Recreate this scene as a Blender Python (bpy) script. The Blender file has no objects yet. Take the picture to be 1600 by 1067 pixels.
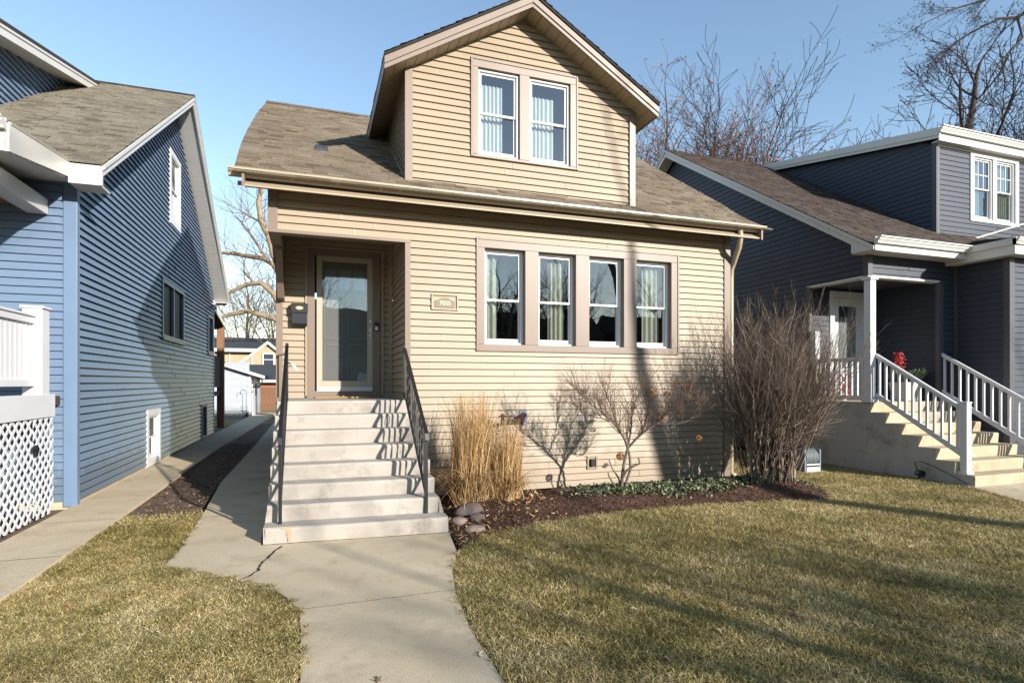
import bpy, math, random
import numpy as np
from mathutils import Vector, Matrix
C = bpy.context.scene.collection
R = math.radians

def lin(r, g, b):
    f = lambda v: (v/255)/12.92 if v/255 <= .04045 else (((v/255)+.055)/1.055)**2.4
    return (f(r)*.8, f(g)*.8, f(b)*.8, 1)      # every colour scaled down evenly to balance the stronger sun and exposure

# ------------------------------------------------------------------ mesh builder
class MB:
    def __init__(s): s.v = []; s.f = []; s.uv = {}
    def poly(s, pts, uv=None):
        i = len(s.v); s.v += [tuple(p) for p in pts]; s.f.append(tuple(range(i, i+len(pts))))
        if uv: s.uv[len(s.f)-1] = uv
    def box(s, x0, x1, y0, y1, z0, z1):
        s.hexa([(x0,y0,z0),(x1,y0,z0),(x1,y1,z0),(x0,y1,z0),(x0,y0,z1),(x1,y0,z1),(x1,y1,z1),(x0,y1,z1)])
    def hexa(s, p):
        i = len(s.v); s.v += [tuple(q) for q in p]
        for f in ((3,2,1,0),(4,5,6,7),(0,1,5,4),(1,2,6,5),(2,3,7,6),(3,0,4,7)): s.f.append(tuple(i+k for k in f))
    def fbox(s, fr, s0, s1, p0, p1, z0, z1):
        s.hexa([fr(a, b, c) for c in (z0, z1) for a, b in ((s0,p1),(s1,p1),(s1,p0),(s0,p0))])
    def prism(s, pts, vec):
        """closed polygon swept along vec"""
        i = len(s.v); n = len(pts); vec = Vector(vec)
        s.v += [tuple(p) for p in pts] + [tuple(Vector(p)+vec) for p in pts]
        s.f.append(tuple(range(i, i+n))[::-1]); s.f.append(tuple(range(i+n, i+2*n)))
        for k in range(n): s.f.append((i+k, i+(k+1) % n, i+n+(k+1) % n, i+n+k))
    def tube(s, pts, rad, n=6, cap=True):
        pts = [Vector(p) for p in pts]
        if not hasattr(rad, '__len__'): rad = [rad]*len(pts)
        i = len(s.v); prev = None
        for k, p in enumerate(pts):
            d = (pts[min(k+1, len(pts)-1)] - pts[max(k-1, 0)])
            d = d.normalized() if d.length > 1e-9 else Vector((0,0,1))
            a = prev if prev else (Vector((1,0,0)) if abs(d.x) < .8 else Vector((0,1,0)))
            a = (a - d*a.dot(d)).normalized(); b = d.cross(a); prev = a
            for j in range(n):
                t = 2*math.pi*j/n
                s.v.append(tuple(p + (a*math.cos(t) + b*math.sin(t))*rad[k]))
        for k in range(len(pts)-1):
            for j in range(n):
                q = i+k*n
                s.f.append((q+j, q+(j+1) % n, q+n+(j+1) % n, q+n+j))
        if cap:
            s.f.append(tuple(i+j for j in range(n))[::-1]); s.f.append(tuple(i+(len(pts)-1)*n+j for j in range(n)))
    def bar(s, a, b, w, h, up=(0,0,1)):
        a, b = Vector(a), Vector(b); d = (b-a).normalized(); up = Vector(up)
        r = d.cross(up).normalized()*w/2; u = r.cross(d).normalized()*h/2
        s.hexa([a-r-u, a+r-u, b+r-u, b-r-u, a-r+u, a+r+u, b+r+u, b-r+u])
    def build(s, name, m, parent=None, smooth=False, bevel=0):
        me = bpy.data.meshes.new(name); me.from_pydata(s.v, [], s.f)
        if s.uv:
            ul = me.uv_layers.new(name='UVMap')
            for fi, uv in s.uv.items():
                for k, li in enumerate(me.polygons[fi].loop_indices): ul.data[li].uv = uv[k]
        me.materials.append(m)
        if smooth: me.polygons.foreach_set('use_smooth', [True]*len(me.polygons))
        me.update()
        o = bpy.data.objects.new(name, me); C.objects.link(o)
        if parent is not None:
            o.parent = parent
            o.matrix_parent_inverse = Matrix.Translation(-world_loc(parent))
        if bevel:
            b = o.modifiers.new('bevel', 'BEVEL'); b.width = bevel; b.segments = 2; b.limit_method = 'ANGLE'
        return o

def world_loc(o):
    return Vector(o.location) if o.type == 'EMPTY' else Vector((0,0,0))

def thing(name, label, cat, loc=(0,0,0), group=None):
    o = bpy.data.objects.new(name, None); C.objects.link(o); o.location = loc
    o['label'] = label; o['category'] = cat
    if group: o['group'] = group
    return o
def tag(o, label, cat, group=None, kind=None):
    if kind: o['kind'] = kind
    if label: o['label'] = label
    if cat: o['category'] = cat
    if group: o['group'] = group
    return o
def struct(name, mb, m, **k):
    o = mb.build(name, m, **k); o['kind'] = 'structure'; return o

# ------------------------------------------------------------------ materials
def newmat(name):
    m = bpy.data.materials.new(name); m.use_nodes = True
    nt = m.node_tree; return m, nt, nt.nodes['Principled BSDF']
def N(nt, t, **k):
    n = nt.nodes.new(t)
    for a, b in k.items():
        if a in n.inputs: n.inputs[a].default_value = b
        else: setattr(n, a, b)
    return n
def ramp(nt, fac, stops):
    r = nt.nodes.new('ShaderNodeValToRGB'); e = r.color_ramp.elements
    while len(e) < len(stops): e.new(.5)
    for k, (p, c) in enumerate(stops): e[k].position = p; e[k].color = c
    nt.links.new(fac, r.inputs[0]); return r.outputs[0]
def mul(c, k): return (c[0]*k, c[1]*k, c[2]*k, 1)
def noisy(name, col, rough=.6, var=.12, scale=3, bump=0, bscale=60, col2=None, detail=6, spec=.4, stretch=None, metallic=0):
    m, nt, b = newmat(name); L = nt.links.new
    tc = N(nt, 'ShaderNodeTexCoord'); src = tc.outputs['Object']
    if stretch:
        mp = N(nt, 'ShaderNodeMapping'); mp.inputs['Scale'].default_value = stretch; L(src, mp.inputs[0]); src = mp.outputs[0]
    n = N(nt, 'ShaderNodeTexNoise', Scale=scale, Detail=detail, Roughness=.6); L(src, n.inputs['Vector'])
    a, c = (mul(col, 1-var), mul(col, 1+var)) if col2 is None else (col, col2)
    L(ramp(nt, n.outputs['Fac'], [(.3, a), (.7, c)]), b.inputs['Base Color'])
    b.inputs['Roughness'].default_value = rough; b.inputs['Specular IOR Level'].default_value = spec
    b.inputs['Metallic'].default_value = metallic
    if bump:
        n2 = N(nt, 'ShaderNodeTexNoise', Scale=bscale, Detail=4); L(src, n2.inputs['Vector'])
        bp = N(nt, 'ShaderNodeBump', Strength=bump, Distance=.01); L(n2.outputs['Fac'], bp.inputs['Height']); L(bp.outputs[0], b.inputs['Normal'])
    return m
def shingle(name, c1, c2, c3):
    m, nt, b = newmat(name); L = nt.links.new
    uv = N(nt, 'ShaderNodeUVMap', uv_map='UVMap')
    br = N(nt, 'ShaderNodeTexBrick', Scale=1.0, offset=.37, squash=1.0)
    br.inputs['Brick Width'].default_value = .19; br.inputs['Row Height'].default_value = .1275
    br.inputs['Mortar Size'].default_value = .002; br.inputs['Bias'].default_value = 0
    br.inputs['Color1'].default_value = c1; br.inputs['Color2'].default_value = c2; br.inputs['Mortar'].default_value = mul(c1, .55)
    L(uv.outputs[0], br.inputs['Vector'])
    br2 = N(nt, 'ShaderNodeTexBrick', Scale=1.0, offset=.61)
    br2.inputs['Brick Width'].default_value = .33; br2.inputs['Row Height'].default_value = .1275; br2.inputs['Mortar Size'].default_value = 0
    br2.inputs['Color1'].default_value = (0,0,0,1); br2.inputs['Color2'].default_value = (1,1,1,1)
    L(uv.outputs[0], br2.inputs['Vector'])
    mx = N(nt, 'ShaderNodeMixRGB', blend_type='MIX'); L(br2.outputs['Color'], mx.inputs[0]); L(br.outputs['Color'], mx.inputs[1]); mx.inputs[2].default_value = c3
    n = N(nt, 'ShaderNodeTexNoise', Scale=90, Detail=3); tc = N(nt, 'ShaderNodeTexCoord'); L(tc.outputs['Object'], n.inputs['Vector'])
    n3 = N(nt, 'ShaderNodeTexNoise', Scale=.9, Detail=4); L(tc.outputs['Object'], n3.inputs['Vector'])
    m1 = N(nt, 'ShaderNodeMixRGB', blend_type='MULTIPLY'); m1.inputs[0].default_value = 1
    L(mx.outputs[0], m1.inputs[1]); L(ramp(nt, n.outputs['Fac'], [(.3, (.6,.6,.6,1)), (.7, (1.3,1.3,1.3,1))]), m1.inputs[2])
    m2 = N(nt, 'ShaderNodeMixRGB', blend_type='MULTIPLY'); m2.inputs[0].default_value = 1
    L(m1.outputs[0], m2.inputs[1]); L(ramp(nt, n3.outputs['Fac'], [(.3, (.85,.84,.82,1)), (.7, (1.1,1.1,1.1,1))]), m2.inputs[2])
    L(m2.outputs[0], b.inputs['Base Color']); b.inputs['Roughness'].default_value = .92; b.inputs['Specular IOR Level'].default_value = .2
    bp = N(nt, 'ShaderNodeBump', Strength=.5, Distance=.01); L(n.outputs['Fac'], bp.inputs['Height']); L(bp.outputs[0], b.inputs['Normal'])
    return m
def siding_mat(name, col, rough=.5, streak=.05):
    m, nt, b = newmat(name); L = nt.links.new
    tc = N(nt, 'ShaderNodeTexCoord')
    mp = N(nt, 'ShaderNodeMapping'); mp.inputs['Scale'].default_value = (.6,.6,14); L(tc.outputs['Object'], mp.inputs[0])
    n = N(nt, 'ShaderNodeTexNoise', Scale=1.4, Detail=5); L(mp.outputs[0], n.inputs['Vector'])
    n2 = N(nt, 'ShaderNodeTexNoise', Scale=.8, Detail=6); L(tc.outputs['Object'], n2.inputs['Vector'])
    m1 = N(nt, 'ShaderNodeMixRGB', blend_type='MULTIPLY'); m1.inputs[0].default_value = 1
    L(ramp(nt, n.outputs['Fac'], [(.3, mul(col, 1-streak)), (.7, mul(col, 1+streak))]), m1.inputs[1])
    L(ramp(nt, n2.outputs['Fac'], [(.3, (.93,.92,.9,1)), (.65, (1.03,1.03,1.03,1))]), m1.inputs[2])
    sx = N(nt, 'ShaderNodeSeparateXYZ'); L(tc.outputs['Object'], sx.inputs[0])
    n5 = N(nt, 'ShaderNodeTexNoise', Scale=5, Detail=6); L(tc.outputs['Object'], n5.inputs['Vector'])
    sc_ = N(nt, 'ShaderNodeMath', operation='MULTIPLY_ADD'); L(n5.outputs['Fac'], sc_.inputs[0]); sc_.inputs[1].default_value = -.9; L(sx.outputs['Z'], sc_.inputs[2])
    m3 = N(nt, 'ShaderNodeMixRGB', blend_type='MULTIPLY'); m3.inputs[0].default_value = 1; L(m1.outputs[0], m3.inputs[1])
    L(ramp(nt, sc_.outputs[0], [(0, (.80,.76,.70,1)), (.12, (1,1,1,1))]), m3.inputs[2])     # splashed earth on the lowest boards
    L(m3.outputs[0], b.inputs['Base Color']); b.inputs['Roughness'].default_value = rough; b.inputs['Specular IOR Level'].default_value = .35
    mp2 = N(nt, 'ShaderNodeMapping'); mp2.inputs['Scale'].default_value = (3,3,160); L(tc.outputs['Object'], mp2.inputs[0])
    n3 = N(nt, 'ShaderNodeTexNoise', Scale=2, Detail=3); L(mp2.outputs[0], n3.inputs['Vector'])
    bp = N(nt, 'ShaderNodeBump', Strength=.12, Distance=.004); L(n3.outputs['Fac'], bp.inputs['Height']); L(bp.outputs[0], b.inputs['Normal'])
    return m
def glass_mat(name, refl=1.0, tint=(.93,.96,.97,1)):
    m, nt, b = newmat(name); L = nt.links.new; nt.nodes.remove(b)
    out = nt.nodes['Material Output']
    tr = N(nt, 'ShaderNodeBsdfTransparent'); tr.inputs[0].default_value = tint
    gl = N(nt, 'ShaderNodeBsdfGlossy'); gl.inputs['Roughness'].default_value = .015; gl.inputs[0].default_value = (.95,.97,1,1)
    fr = N(nt, 'ShaderNodeLayerWeight', Blend=.5)      # same reflectance from both sides of the pane
    pw = N(nt, 'ShaderNodeMath', operation='POWER'); L(fr.outputs['Facing'], pw.inputs[0]); pw.inputs[1].default_value = 3.0
    ad = N(nt, 'ShaderNodeMath', operation='MULTIPLY_ADD'); L(pw.outputs[0], ad.inputs[0]); ad.inputs[1].default_value = .7; ad.inputs[2].default_value = .115
    mm = N(nt, 'ShaderNodeMath', operation='MULTIPLY'); mm.inputs[1].default_value = refl; mm.use_clamp = True
    L(ad.outputs[0], mm.inputs[0])
    tc = N(nt, 'ShaderNodeTexCoord'); n = N(nt, 'ShaderNodeTexNoise', Scale=1.6, Detail=1); L(tc.outputs['Object'], n.inputs['Vector'])
    bp = N(nt, 'ShaderNodeBump', Strength=.12, Distance=.02); L(n.outputs['Fac'], bp.inputs['Height']); L(bp.outputs[0], gl.inputs['Normal'])
    mx = N(nt, 'ShaderNodeMixShader'); L(mm.outputs[0], mx.inputs[0]); L(tr.outputs[0], mx.inputs[1]); L(gl.outputs[0], mx.inputs[2])
    L(mx.outputs[0], out.inputs[0]); return m
def concrete_mat(name, c1, c2, stain, agg=1.0, rough=.85, sscale=1.1):
    m, nt, b = newmat(name); L = nt.links.new
    tc = N(nt, 'ShaderNodeTexCoord'); src = tc.outputs['Object']
    n = N(nt, 'ShaderNodeTexNoise', Scale=sscale, Detail=8, Roughness=.65); L(src, n.inputs['Vector'])
    n2 = N(nt, 'ShaderNodeTexNoise', Scale=140, Detail=2); L(src, n2.inputs['Vector'])
    vo = N(nt, 'ShaderNodeTexVoronoi', Scale=70); L(src, vo.inputs['Vector'])
    n4 = N(nt, 'ShaderNodeTexNoise', Scale=2.3, Detail=9, Roughness=.75); L(src, n4.inputs['Vector'])
    m1 = N(nt, 'ShaderNodeMixRGB', blend_type='MULTIPLY'); m1.inputs[0].default_value = 1
    L(ramp(nt, n.outputs['Fac'], [(.3, c1), (.68, c2)]), m1.inputs[1])
    L(ramp(nt, n2.outputs['Fac'], [(.35, (1-.28*agg,)*3+(1,)), (.62, (1+.12*agg,)*3+(1,))]), m1.inputs[2])
    m2 = N(nt, 'ShaderNodeMixRGB', blend_type='MULTIPLY'); m2.inputs[0].default_value = 1
    L(m1.outputs[0], m2.inputs[1]); L(ramp(nt, vo.outputs['Distance'], [(0, (1-.35*agg,)*3+(1,)), (.35, (1,1,1,1))]), m2.inputs[2])
    m3 = N(nt, 'ShaderNodeMixRGB', blend_type='MIX'); L(ramp(nt, n4.outputs['Fac'], [(.52, (0,0,0,1)), (.72, (.9,.9,.9,1))]), m3.inputs[0])
    L(m2.outputs[0], m3.inputs[1]); m3.inputs[2].default_value = stain
    L(m3.outputs[0], b.inputs['Base Color']); b.inputs['Roughness'].default_value = rough; b.inputs['Specular IOR Level'].default_value = .25
    bp = N(nt, 'ShaderNodeBump', Strength=.35*agg, Distance=.006); L(n2.outputs['Fac'], bp.inputs['Height']); L(bp.outputs[0], b.inputs['Normal'])
    return m
def attr_mat(name, stops, rough=.8, patch=None, transl=0):
    """per-leaf / per-blade colour from a random attribute"""
    m, nt, b = newmat(name); L = nt.links.new
    at = N(nt, 'ShaderNodeAttribute', attribute_name='rnd')
    col = ramp(nt, at.outputs['Fac'], stops)
    if patch:
        tc = N(nt, 'ShaderNodeTexCoord'); n = N(nt, 'ShaderNodeTexNoise', Scale=patch[0], Detail=5, Roughness=.7); L(tc.outputs['Object'], n.inputs['Vector'])
        mx = N(nt, 'ShaderNodeMixRGB', blend_type='MULTIPLY'); mx.inputs[0].default_value = 1
        L(col, mx.inputs[1]); L(ramp(nt, n.outputs['Fac'], [(.33, patch[1]), (.66, patch[2])]), mx.inputs[2]); col = mx.outputs[0]
    L(col, b.inputs['Base Color']); b.inputs['Roughness'].default_value = rough; b.inputs['Specular IOR Level'].default_value = .25
    return m

M = {}
M['tan'] = siding_mat('tan_vinyl', lin(160,144,122))
M['tan_soffit'] = siding_mat('tan_soffit', lin(164,147,122))
M['taupe'] = noisy('taupe_trim', lin(126,109,95), .45, .05, 2)
M['gutter_tan'] = noisy('tan_gutter', lin(168,153,129), .35, .05, 2)
M['door_frame'] = noisy('almond_door_frame', lin(170,161,142), .4, .04, 2)
M['blue'] = siding_mat('blue_vinyl', lin(106,126,151), rough=.34, streak=.03)
M['blue_trim'] = noisy('blue_trim', lin(106,128,155), .4, .04, 2)
M['grey'] = siding_mat('slate_vinyl', lin(55,61,73), streak=.05)
M['grey_trim'] = noisy('slate_trim', lin(76,76,81), .45, .05, 2)
M['white'] = noisy('white_vinyl', lin(214,215,218), .4, .03, 2)
M['white_al'] = noisy('white_aluminium', lin(212,208,201), .35, .05, 1.5)
M['white_soffit'] = noisy('white_soffit', lin(205,202,196), .5, .04, 3)
M['winframe'] = noisy('white_window_frame', lin(218,218,217), .35, .02, 2)
M['glass'] = glass_mat('window_glass', 1.35)
M['doorglass'] = glass_mat('storm_door_glass', 1.5)
M['screen'] = noisy('dark_window_screen', lin(34,40,52), .6, .1, 4)
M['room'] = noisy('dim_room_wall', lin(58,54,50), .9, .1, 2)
M['curtain'] = noisy('pale_green_curtain', lin(146,150,134), .9, .08, 9)
M['curtain_white'] = noisy('sheer_white_curtain', lin(176,184,180), .9, .06, 9)
M['sh_brown'] = shingle('brown_shingles', lin(144,129,109), lin(92,80,67), lin(132,121,106))
M['sh_grey'] = shingle('grey_brown_shingles', lin(142,134,120), lin(92,86,78), lin(134,128,114))
M['sh_dark'] = shingle('dark_brown_shingles', lin(84,72,66), lin(56,48,45), lin(90,80,74))
M['sh_edge'] = noisy('shingle_edge', lin(52,46,42), .95, .2, 20)
M['conc_walk'] = concrete_mat('walk_concrete', lin(196,178,148), lin(214,198,170), lin(168,152,126))
M['conc_step'] = concrete_mat('step_concrete', lin(162,154,144), lin(182,175,165), lin(122,113,102), agg=.3, sscale=2.2)
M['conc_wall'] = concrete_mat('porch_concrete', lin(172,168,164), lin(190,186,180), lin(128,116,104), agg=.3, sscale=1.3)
M['conc_step2'] = concrete_mat('porch_step_concrete', lin(176,160,134), lin(196,180,152), lin(146,130,106), agg=.4, sscale=1.6)
M['crack'] = noisy('crack_dirt', lin(40,34,28), .95, .3, 30)
M['rust'] = noisy('rust_stain', lin(170,146,116), .9, .2, 30)
M['iron'] = noisy('black_iron', lin(28,28,30), .38, .2, 12, spec=.5)
M['black'] = noisy('black_enamel', lin(34,36,42), .35, .1, 6)
M['rustmetal'] = noisy('rusty_metal', lin(96,60,46), .8, .3, 30)
M['brass'] = noisy('brass', lin(190,160,84), .35, .1, 20, metallic=.8)
M['chrome'] = noisy('satin_metal', lin(190,188,182), .3, .05, 20, metallic=.9)
M['soil'] = noisy('soil', lin(84,68,52), .95, 0, 2.2, bump=1, bscale=40, col2=lin(124,102,78), detail=12)
M['gapsoil'] = noisy('leafy_dirt', lin(58,46,38), .95, 0, 9, bump=1, bscale=50, col2=lin(126,104,84), detail=12)
M['mulchbase'] = noisy('mulch_base', lin(50,33,26), .95, 0, 18, bump=1, bscale=60, col2=lin(98,66,50), detail=8)
M['chip'] = attr_mat('mulch_chip', [(0, lin(50,36,28)), (.5, lin(86,60,46)), (.85, lin(110,82,64)), (1, lin(160,128,104))], .9)
M['lawnbase'] = noisy('lawn_thatch', lin(112,98,62), .95, 0, 5, bump=1, bscale=80, col2=lin(156,140,94), detail=10)
M['grass'] = attr_mat('winter_grass', [(0, lin(98,92,48)), (.25, lin(140,126,72)), (.48, lin(180,160,104)), (.8, lin(210,188,136)), (1, lin(232,214,172))], .75, patch=(1.1, (.66,.72,.60,1), (1.12,1.07,1.02,1)))
M['straw'] = attr_mat('dry_straw', [(0, lin(120,88,54)), (.4, lin(176,136,88)), (.75, lin(206,170,118)), (1, lin(228,204,160))], .75)
M['ivy'] = attr_mat('ground_ivy', [(0, lin(58,66,46)), (.5, lin(88,100,70)), (.8, lin(124,132,100)), (1, lin(166,166,136))], .55)
M['deadleaf'] = attr_mat('dead_leaf', [(0, lin(74,60,50)), (.5, lin(112,92,74)), (.9, lin(146,122,98)), (1, lin(176,150,120))], .8)
M['bark_grey'] = noisy('grey_bark', lin(104,94,84), .95, .25, 10, bump=1, bscale=30)
M['bark_dark'] = noisy('dark_bark', lin(66,58,54), .95, .2, 10, bump=.8, bscale=30)
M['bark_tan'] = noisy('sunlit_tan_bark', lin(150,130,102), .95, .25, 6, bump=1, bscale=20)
M['twig'] = noisy('twig', lin(112,92,80), .9, .15, 6)
M['twig_dark'] = noisy('dark_twig', lin(64,54,54), .9, .15, 6)
M['bushstem'] = attr_mat('shrub_stem', [(0, lin(70,58,50)), (.5, lin(112,96,84)), (.85, lin(154,136,120)), (1, lin(200,182,162))], .85)
M['bud_red'] = noisy('rusty_buds', lin(166,98,74), .9, .2, 6)
M['bud_dark'] = noisy('dark_buds', lin(52,42,44), .9, .2, 6)
M['flowerhead'] = noisy('dried_flower_head', lin(168,122,74), .9, .25, 60)
M['stone'] = noisy('field_stone', lin(112,98,92), .85, .25, 14, bump=.6, bscale=30)
M['stone2'] = noisy('pink_stone', lin(132,114,104), .85, .2, 14, bump=.6, bscale=30)
M['wood'] = noisy('fence_wood', lin(120,86,62), .85, .2, 4, stretch=(8,8,.6))
M['postwood'] = noisy('porch_post_wood', lin(134,96,70), .8, .2, 4, stretch=(8,8,.6))
M['dkwood'] = noisy('dark_deck_wood', lin(70,62,58), .85, .2, 4)
M['stucco'] = noisy('tan_stucco', lin(178,158,128), .9, .06, 3)
M['brick'] = noisy('red_brick', lin(150,100,78), .9, .15, 12)
M['paleblue'] = siding_mat('pale_blue_siding', lin(176,186,204))
M['hose'] = noisy('hose_reel_plastic', lin(112,124,142), .5, .08, 4)
M['hosegreen'] = noisy('grey_green_hose', lin(120,132,130), .5, .1, 4)
M['redberry'] = noisy('red_berries', lin(176,36,34), .5, .2, 20)
M['evergreen'] = noisy('evergreen_sprigs', lin(92,106,78), .7, .3, 20)
M['planter'] = noisy('pale_planter', lin(190,184,174), .7, .08, 6)
M['doormat'] = noisy('coir_mat', lin(176,140,84), .95, .3, 60)
M['plaque'] = noisy('bronze_plaque', lin(118,106,86), .5, .08, 10)
M['creamtext'] = noisy('cream_paint', lin(226,212,178), .5, .03, 4)
M['asphalt'] = noisy('asphalt', lin(70,70,72), .9, .15, 20, bump=.5, bscale=80)
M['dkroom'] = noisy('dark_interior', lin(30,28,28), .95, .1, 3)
M['tin'] = noisy('roof_flashing_and_gutter_shade', lin(58,62,68), .6, .15, 6)

# ------------------------------------------------------------------ frames and siding
def frame(origin, S, Nn):
    o, s, n = Vector(origin), Vector(S), Vector(Nn)
    return lambda a, p, z: tuple(o + s*a + n*p + Vector((0,0,z)))
def siding(mb, fr, lo, hi, z0, z1, openings=(), e=.1016, P=.017, G=.013, gd=.014):
    """lap siding as real courses; lo/hi: limits along the wall as functions of z"""
    if not callable(lo): lo_ = lo; lo = lambda z: lo_
    if not callable(hi): hi_ = hi; hi = lambda z: hi_
    n = int(math.ceil((z1-z0)/e)); srnd = random.Random(int(z0*97)+n); lo_min = lo(z0); seam = 1
    for k in range(n):
        zb = z0+k*e; zt = min(zb+e, z1)
        br = sorted(set([zb, zt] + [z for o in openings for z in (o[2], o[3]) if zb < z < zt]))
        gz = zb+e-G
        if zb < gz < zt: br = sorted(set(br+[gz]))
        for a, b in zip(br[:-1], br[1:]):
            mid = (a+b)/2
            ops = sorted([(o[0], o[1]) for o in openings if o[2] < mid < o[3]])
            l0, l1, h0, h1 = lo(a), lo(b), hi(a), hi(b)
            if h0 <= l0: continue
            h1 = max(h1, l1)
            iv = []; cur = None
            for (oa, ob) in ops:
                iv.append((cur, oa)); cur = ob
            iv.append((cur, None))
            for (ia, ib) in iv:
                xa0 = l0 if ia is None else max(ia, l0); xa1 = l1 if ia is None else max(ia, l1)
                xb0 = h0 if ib is None else min(ib, h0); xb1 = h1 if ib is None else min(ib, h1)
                if xb0 - xa0 < 1e-4: continue
                xb1 = max(xb1, xa1)
                if mid > gz: p0 = p1 = -gd
                else:
                    f = lambda z: P*(1-(z-zb)/(e-G))*.9 + P*.1
                    p0, p1 = f(a), f(b)
                if a == zb: seam = srnd.uniform(.8, 3.4)
                u = seam+min(lo_min, 0) if False else lo_min+seam
                while u < xb1-.3:                 # butt joints: the next length of board overlaps by a few millimetres
                    if u > xa0+.3 and u > xa1+.3 and u < xb0-.3 and mid <= gz:
                        mb.poly([fr(u,p0+.005,a), fr(u+.03,p0+.0005,a), fr(u+.03,p1+.0005,b), fr(u,p1+.005,b)])
                        mb.poly([fr(u,p0-.002,a), fr(u,p0+.005,a), fr(u,p1+.005,b), fr(u,p1-.002,b)])
                    u += 3.66
                mb.poly([fr(xa0,p0,a), fr(xb0,p0,a), fr(xb1,p1,b), fr(xa1,p1,b)])
                if a == zb: mb.poly([fr(xa0,-gd,a), fr(xb0,-gd,a), fr(xb0,p0,a), fr(xa0,p0,a)])
                if abs(b-gz) < 1e-6: mb.poly([fr(xa0,p1,b), fr(xb0,p1,b), fr(xb0,-gd,b), fr(xa0,-gd,b)])

def roofslope(mb, y0, z0, m, Ltot, left, right, e=.1275, lift=.017, axis='y', sgn=1):
    """shingle courses on a slope rising from (y0,z0) along +y*sgn with gradient m; left/right limits as functions of slope distance"""
    if not callable(left): l_ = left; left = lambda v: l_
    if not callable(right): r_ = right; right = lambda v: r_
    c = 1/math.sqrt(1+m*m); s = m*c
    n = int(math.ceil(Ltot/e))
    rnd = random.Random(7)
    def pt(x, v, h):
        y = y0+sgn*v*c - sgn*h*s; z = z0+v*s+h*c
        return (x, y, z) if axis == 'y' else (y, x, z)
    for k in range(n):
        a = k*e; b = min(a+e, Ltot)
        la, lb, ra, rb = left(a), left(b), right(a), right(b)
        cuts = [0.0]; W_ = max(ra-la, .1)
        while cuts[-1] < 1: cuts.append(cuts[-1]+rnd.uniform(.11,.34)/W_)
        cuts[-1] = 1.0
        for c0, c1 in zip(cuts[:-1], cuts[1:]):     # single tabs, a few standing proud like laminated shingles
            up = lift*rnd.choice((.55,.6,1.0,1.15)); dn = rnd.choice((0,0,.012,.018)) if k else 0
            xa, xb, xc, xd = la+(ra-la)*c0, la+(ra-la)*c1, lb+(rb-lb)*c1, lb+(rb-lb)*c0
            u0 = rnd.uniform(0, 40); v0 = .1275*rnd.randint(0, 60)
            uv = [(u0+.01, v0+.01), (u0+.05, v0+.01), (u0+.05, v0+.11), (u0+.01, v0+.11)]
            mb.poly([pt(xa,a-dn,up), pt(xb,a-dn,up), pt(xc,b,.002), pt(xd,b,.002)], uv)
            mb.poly([pt(xa,a-dn,-.004), pt(xb,a-dn,-.004), pt(xb,a-dn,up), pt(xa,a-dn,up)], uv)

def window(parent, fr, s0, s1, z0, z1, inset=.05, glass='glass', frm='winframe', grille=None, split=.5, fw=.035, screen=False):
    """double-hung sash window; parts: frame, upper and lower sash, panes"""
    w = MB()
    for a in ((s0, s0+fw, z0, z1), (s1-fw, s1, z0, z1), (s0+fw, s1-fw, z1-fw, z1), (s0+fw, s1-fw, z0, z0+fw*.9)):
        w.fbox(fr, a[0], a[1], -inset-.06, -inset+.02, a[2], a[3])
    wo = w.build('window', M[frm], parent, bevel=.003)
    zm = z0+(z1-z0)*split; sw = .032
    for nm, a, b, p in (('upper_sash', zm-.012, z1-fw, -inset-.012), ('lower_sash', z0+fw*.9, zm+.02, -inset-.034)):
        m = MB(); x0, x1 = s0+fw, s1-fw
        bot = .062 if nm == 'lower_sash' else .03
        m.fbox(fr, x0, x0+sw, p-.02, p, a, b); m.fbox(fr, x1-sw, x1, p-.02, p, a, b)
        m.fbox(fr, x0+sw, x1-sw, p-.02, p, a, a+bot); m.fbox(fr, x0+sw, x1-sw, p-.02, p, b-.03, b)
        if grille and nm == 'upper_sash':
            cx, cz = grille; gx0, gx1, gz0, gz1 = x0+sw, x1-sw, a+bot, b-.03
            for k in range(1, cx): xx = gx0+(gx1-gx0)*k/cx; m.fbox(fr, xx-.008, xx+.008, p-.014, p-.003, gz0, gz1)
            for k in range(1, cz): zz = gz0+(gz1-gz0)*k/cz; m.fbox(fr, gx0, gx1, p-.0135, p-.0035, zz-.008, zz+.008)
        so = m.build(nm, M[frm], wo)
        g = MB(); g.poly([fr(x0+sw,p-.011,a+bot), fr(x1-sw,p-.011,a+bot), fr(x1-sw,p-.011,b-.03), fr(x0+sw,p-.011,b-.03)])
        g.build('pane', M[glass], wo)
    if screen:
        g = MB(); g.poly([fr(s0+fw,-inset-.005,z0+fw), fr(s1-fw,-inset-.005,z0+fw), fr(s1-fw,-inset-.005,z1-fw), fr(s0+fw,-inset-.005,z1-fw)])
        g.build('screen', M['screen'], wo)
    return wo
def trim_rect(mb, fr, s0, s1, z0, z1, w, p0=-.1, p1=.03, wb=None, wt=None):
    wb = w if wb is None else wb; wt = w if wt is None else wt
    mb.fbox(fr, s0, s0+w, p0, p1, z0, z1); mb.fbox(fr, s1-w, s1, p0, p1, z0, z1)
    mb.fbox(fr, s0+w, s1-w, p0, p1, z1-wt, z1); mb.fbox(fr, s0+w, s1-w, p0, p1, z0, z0+wb)
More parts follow.
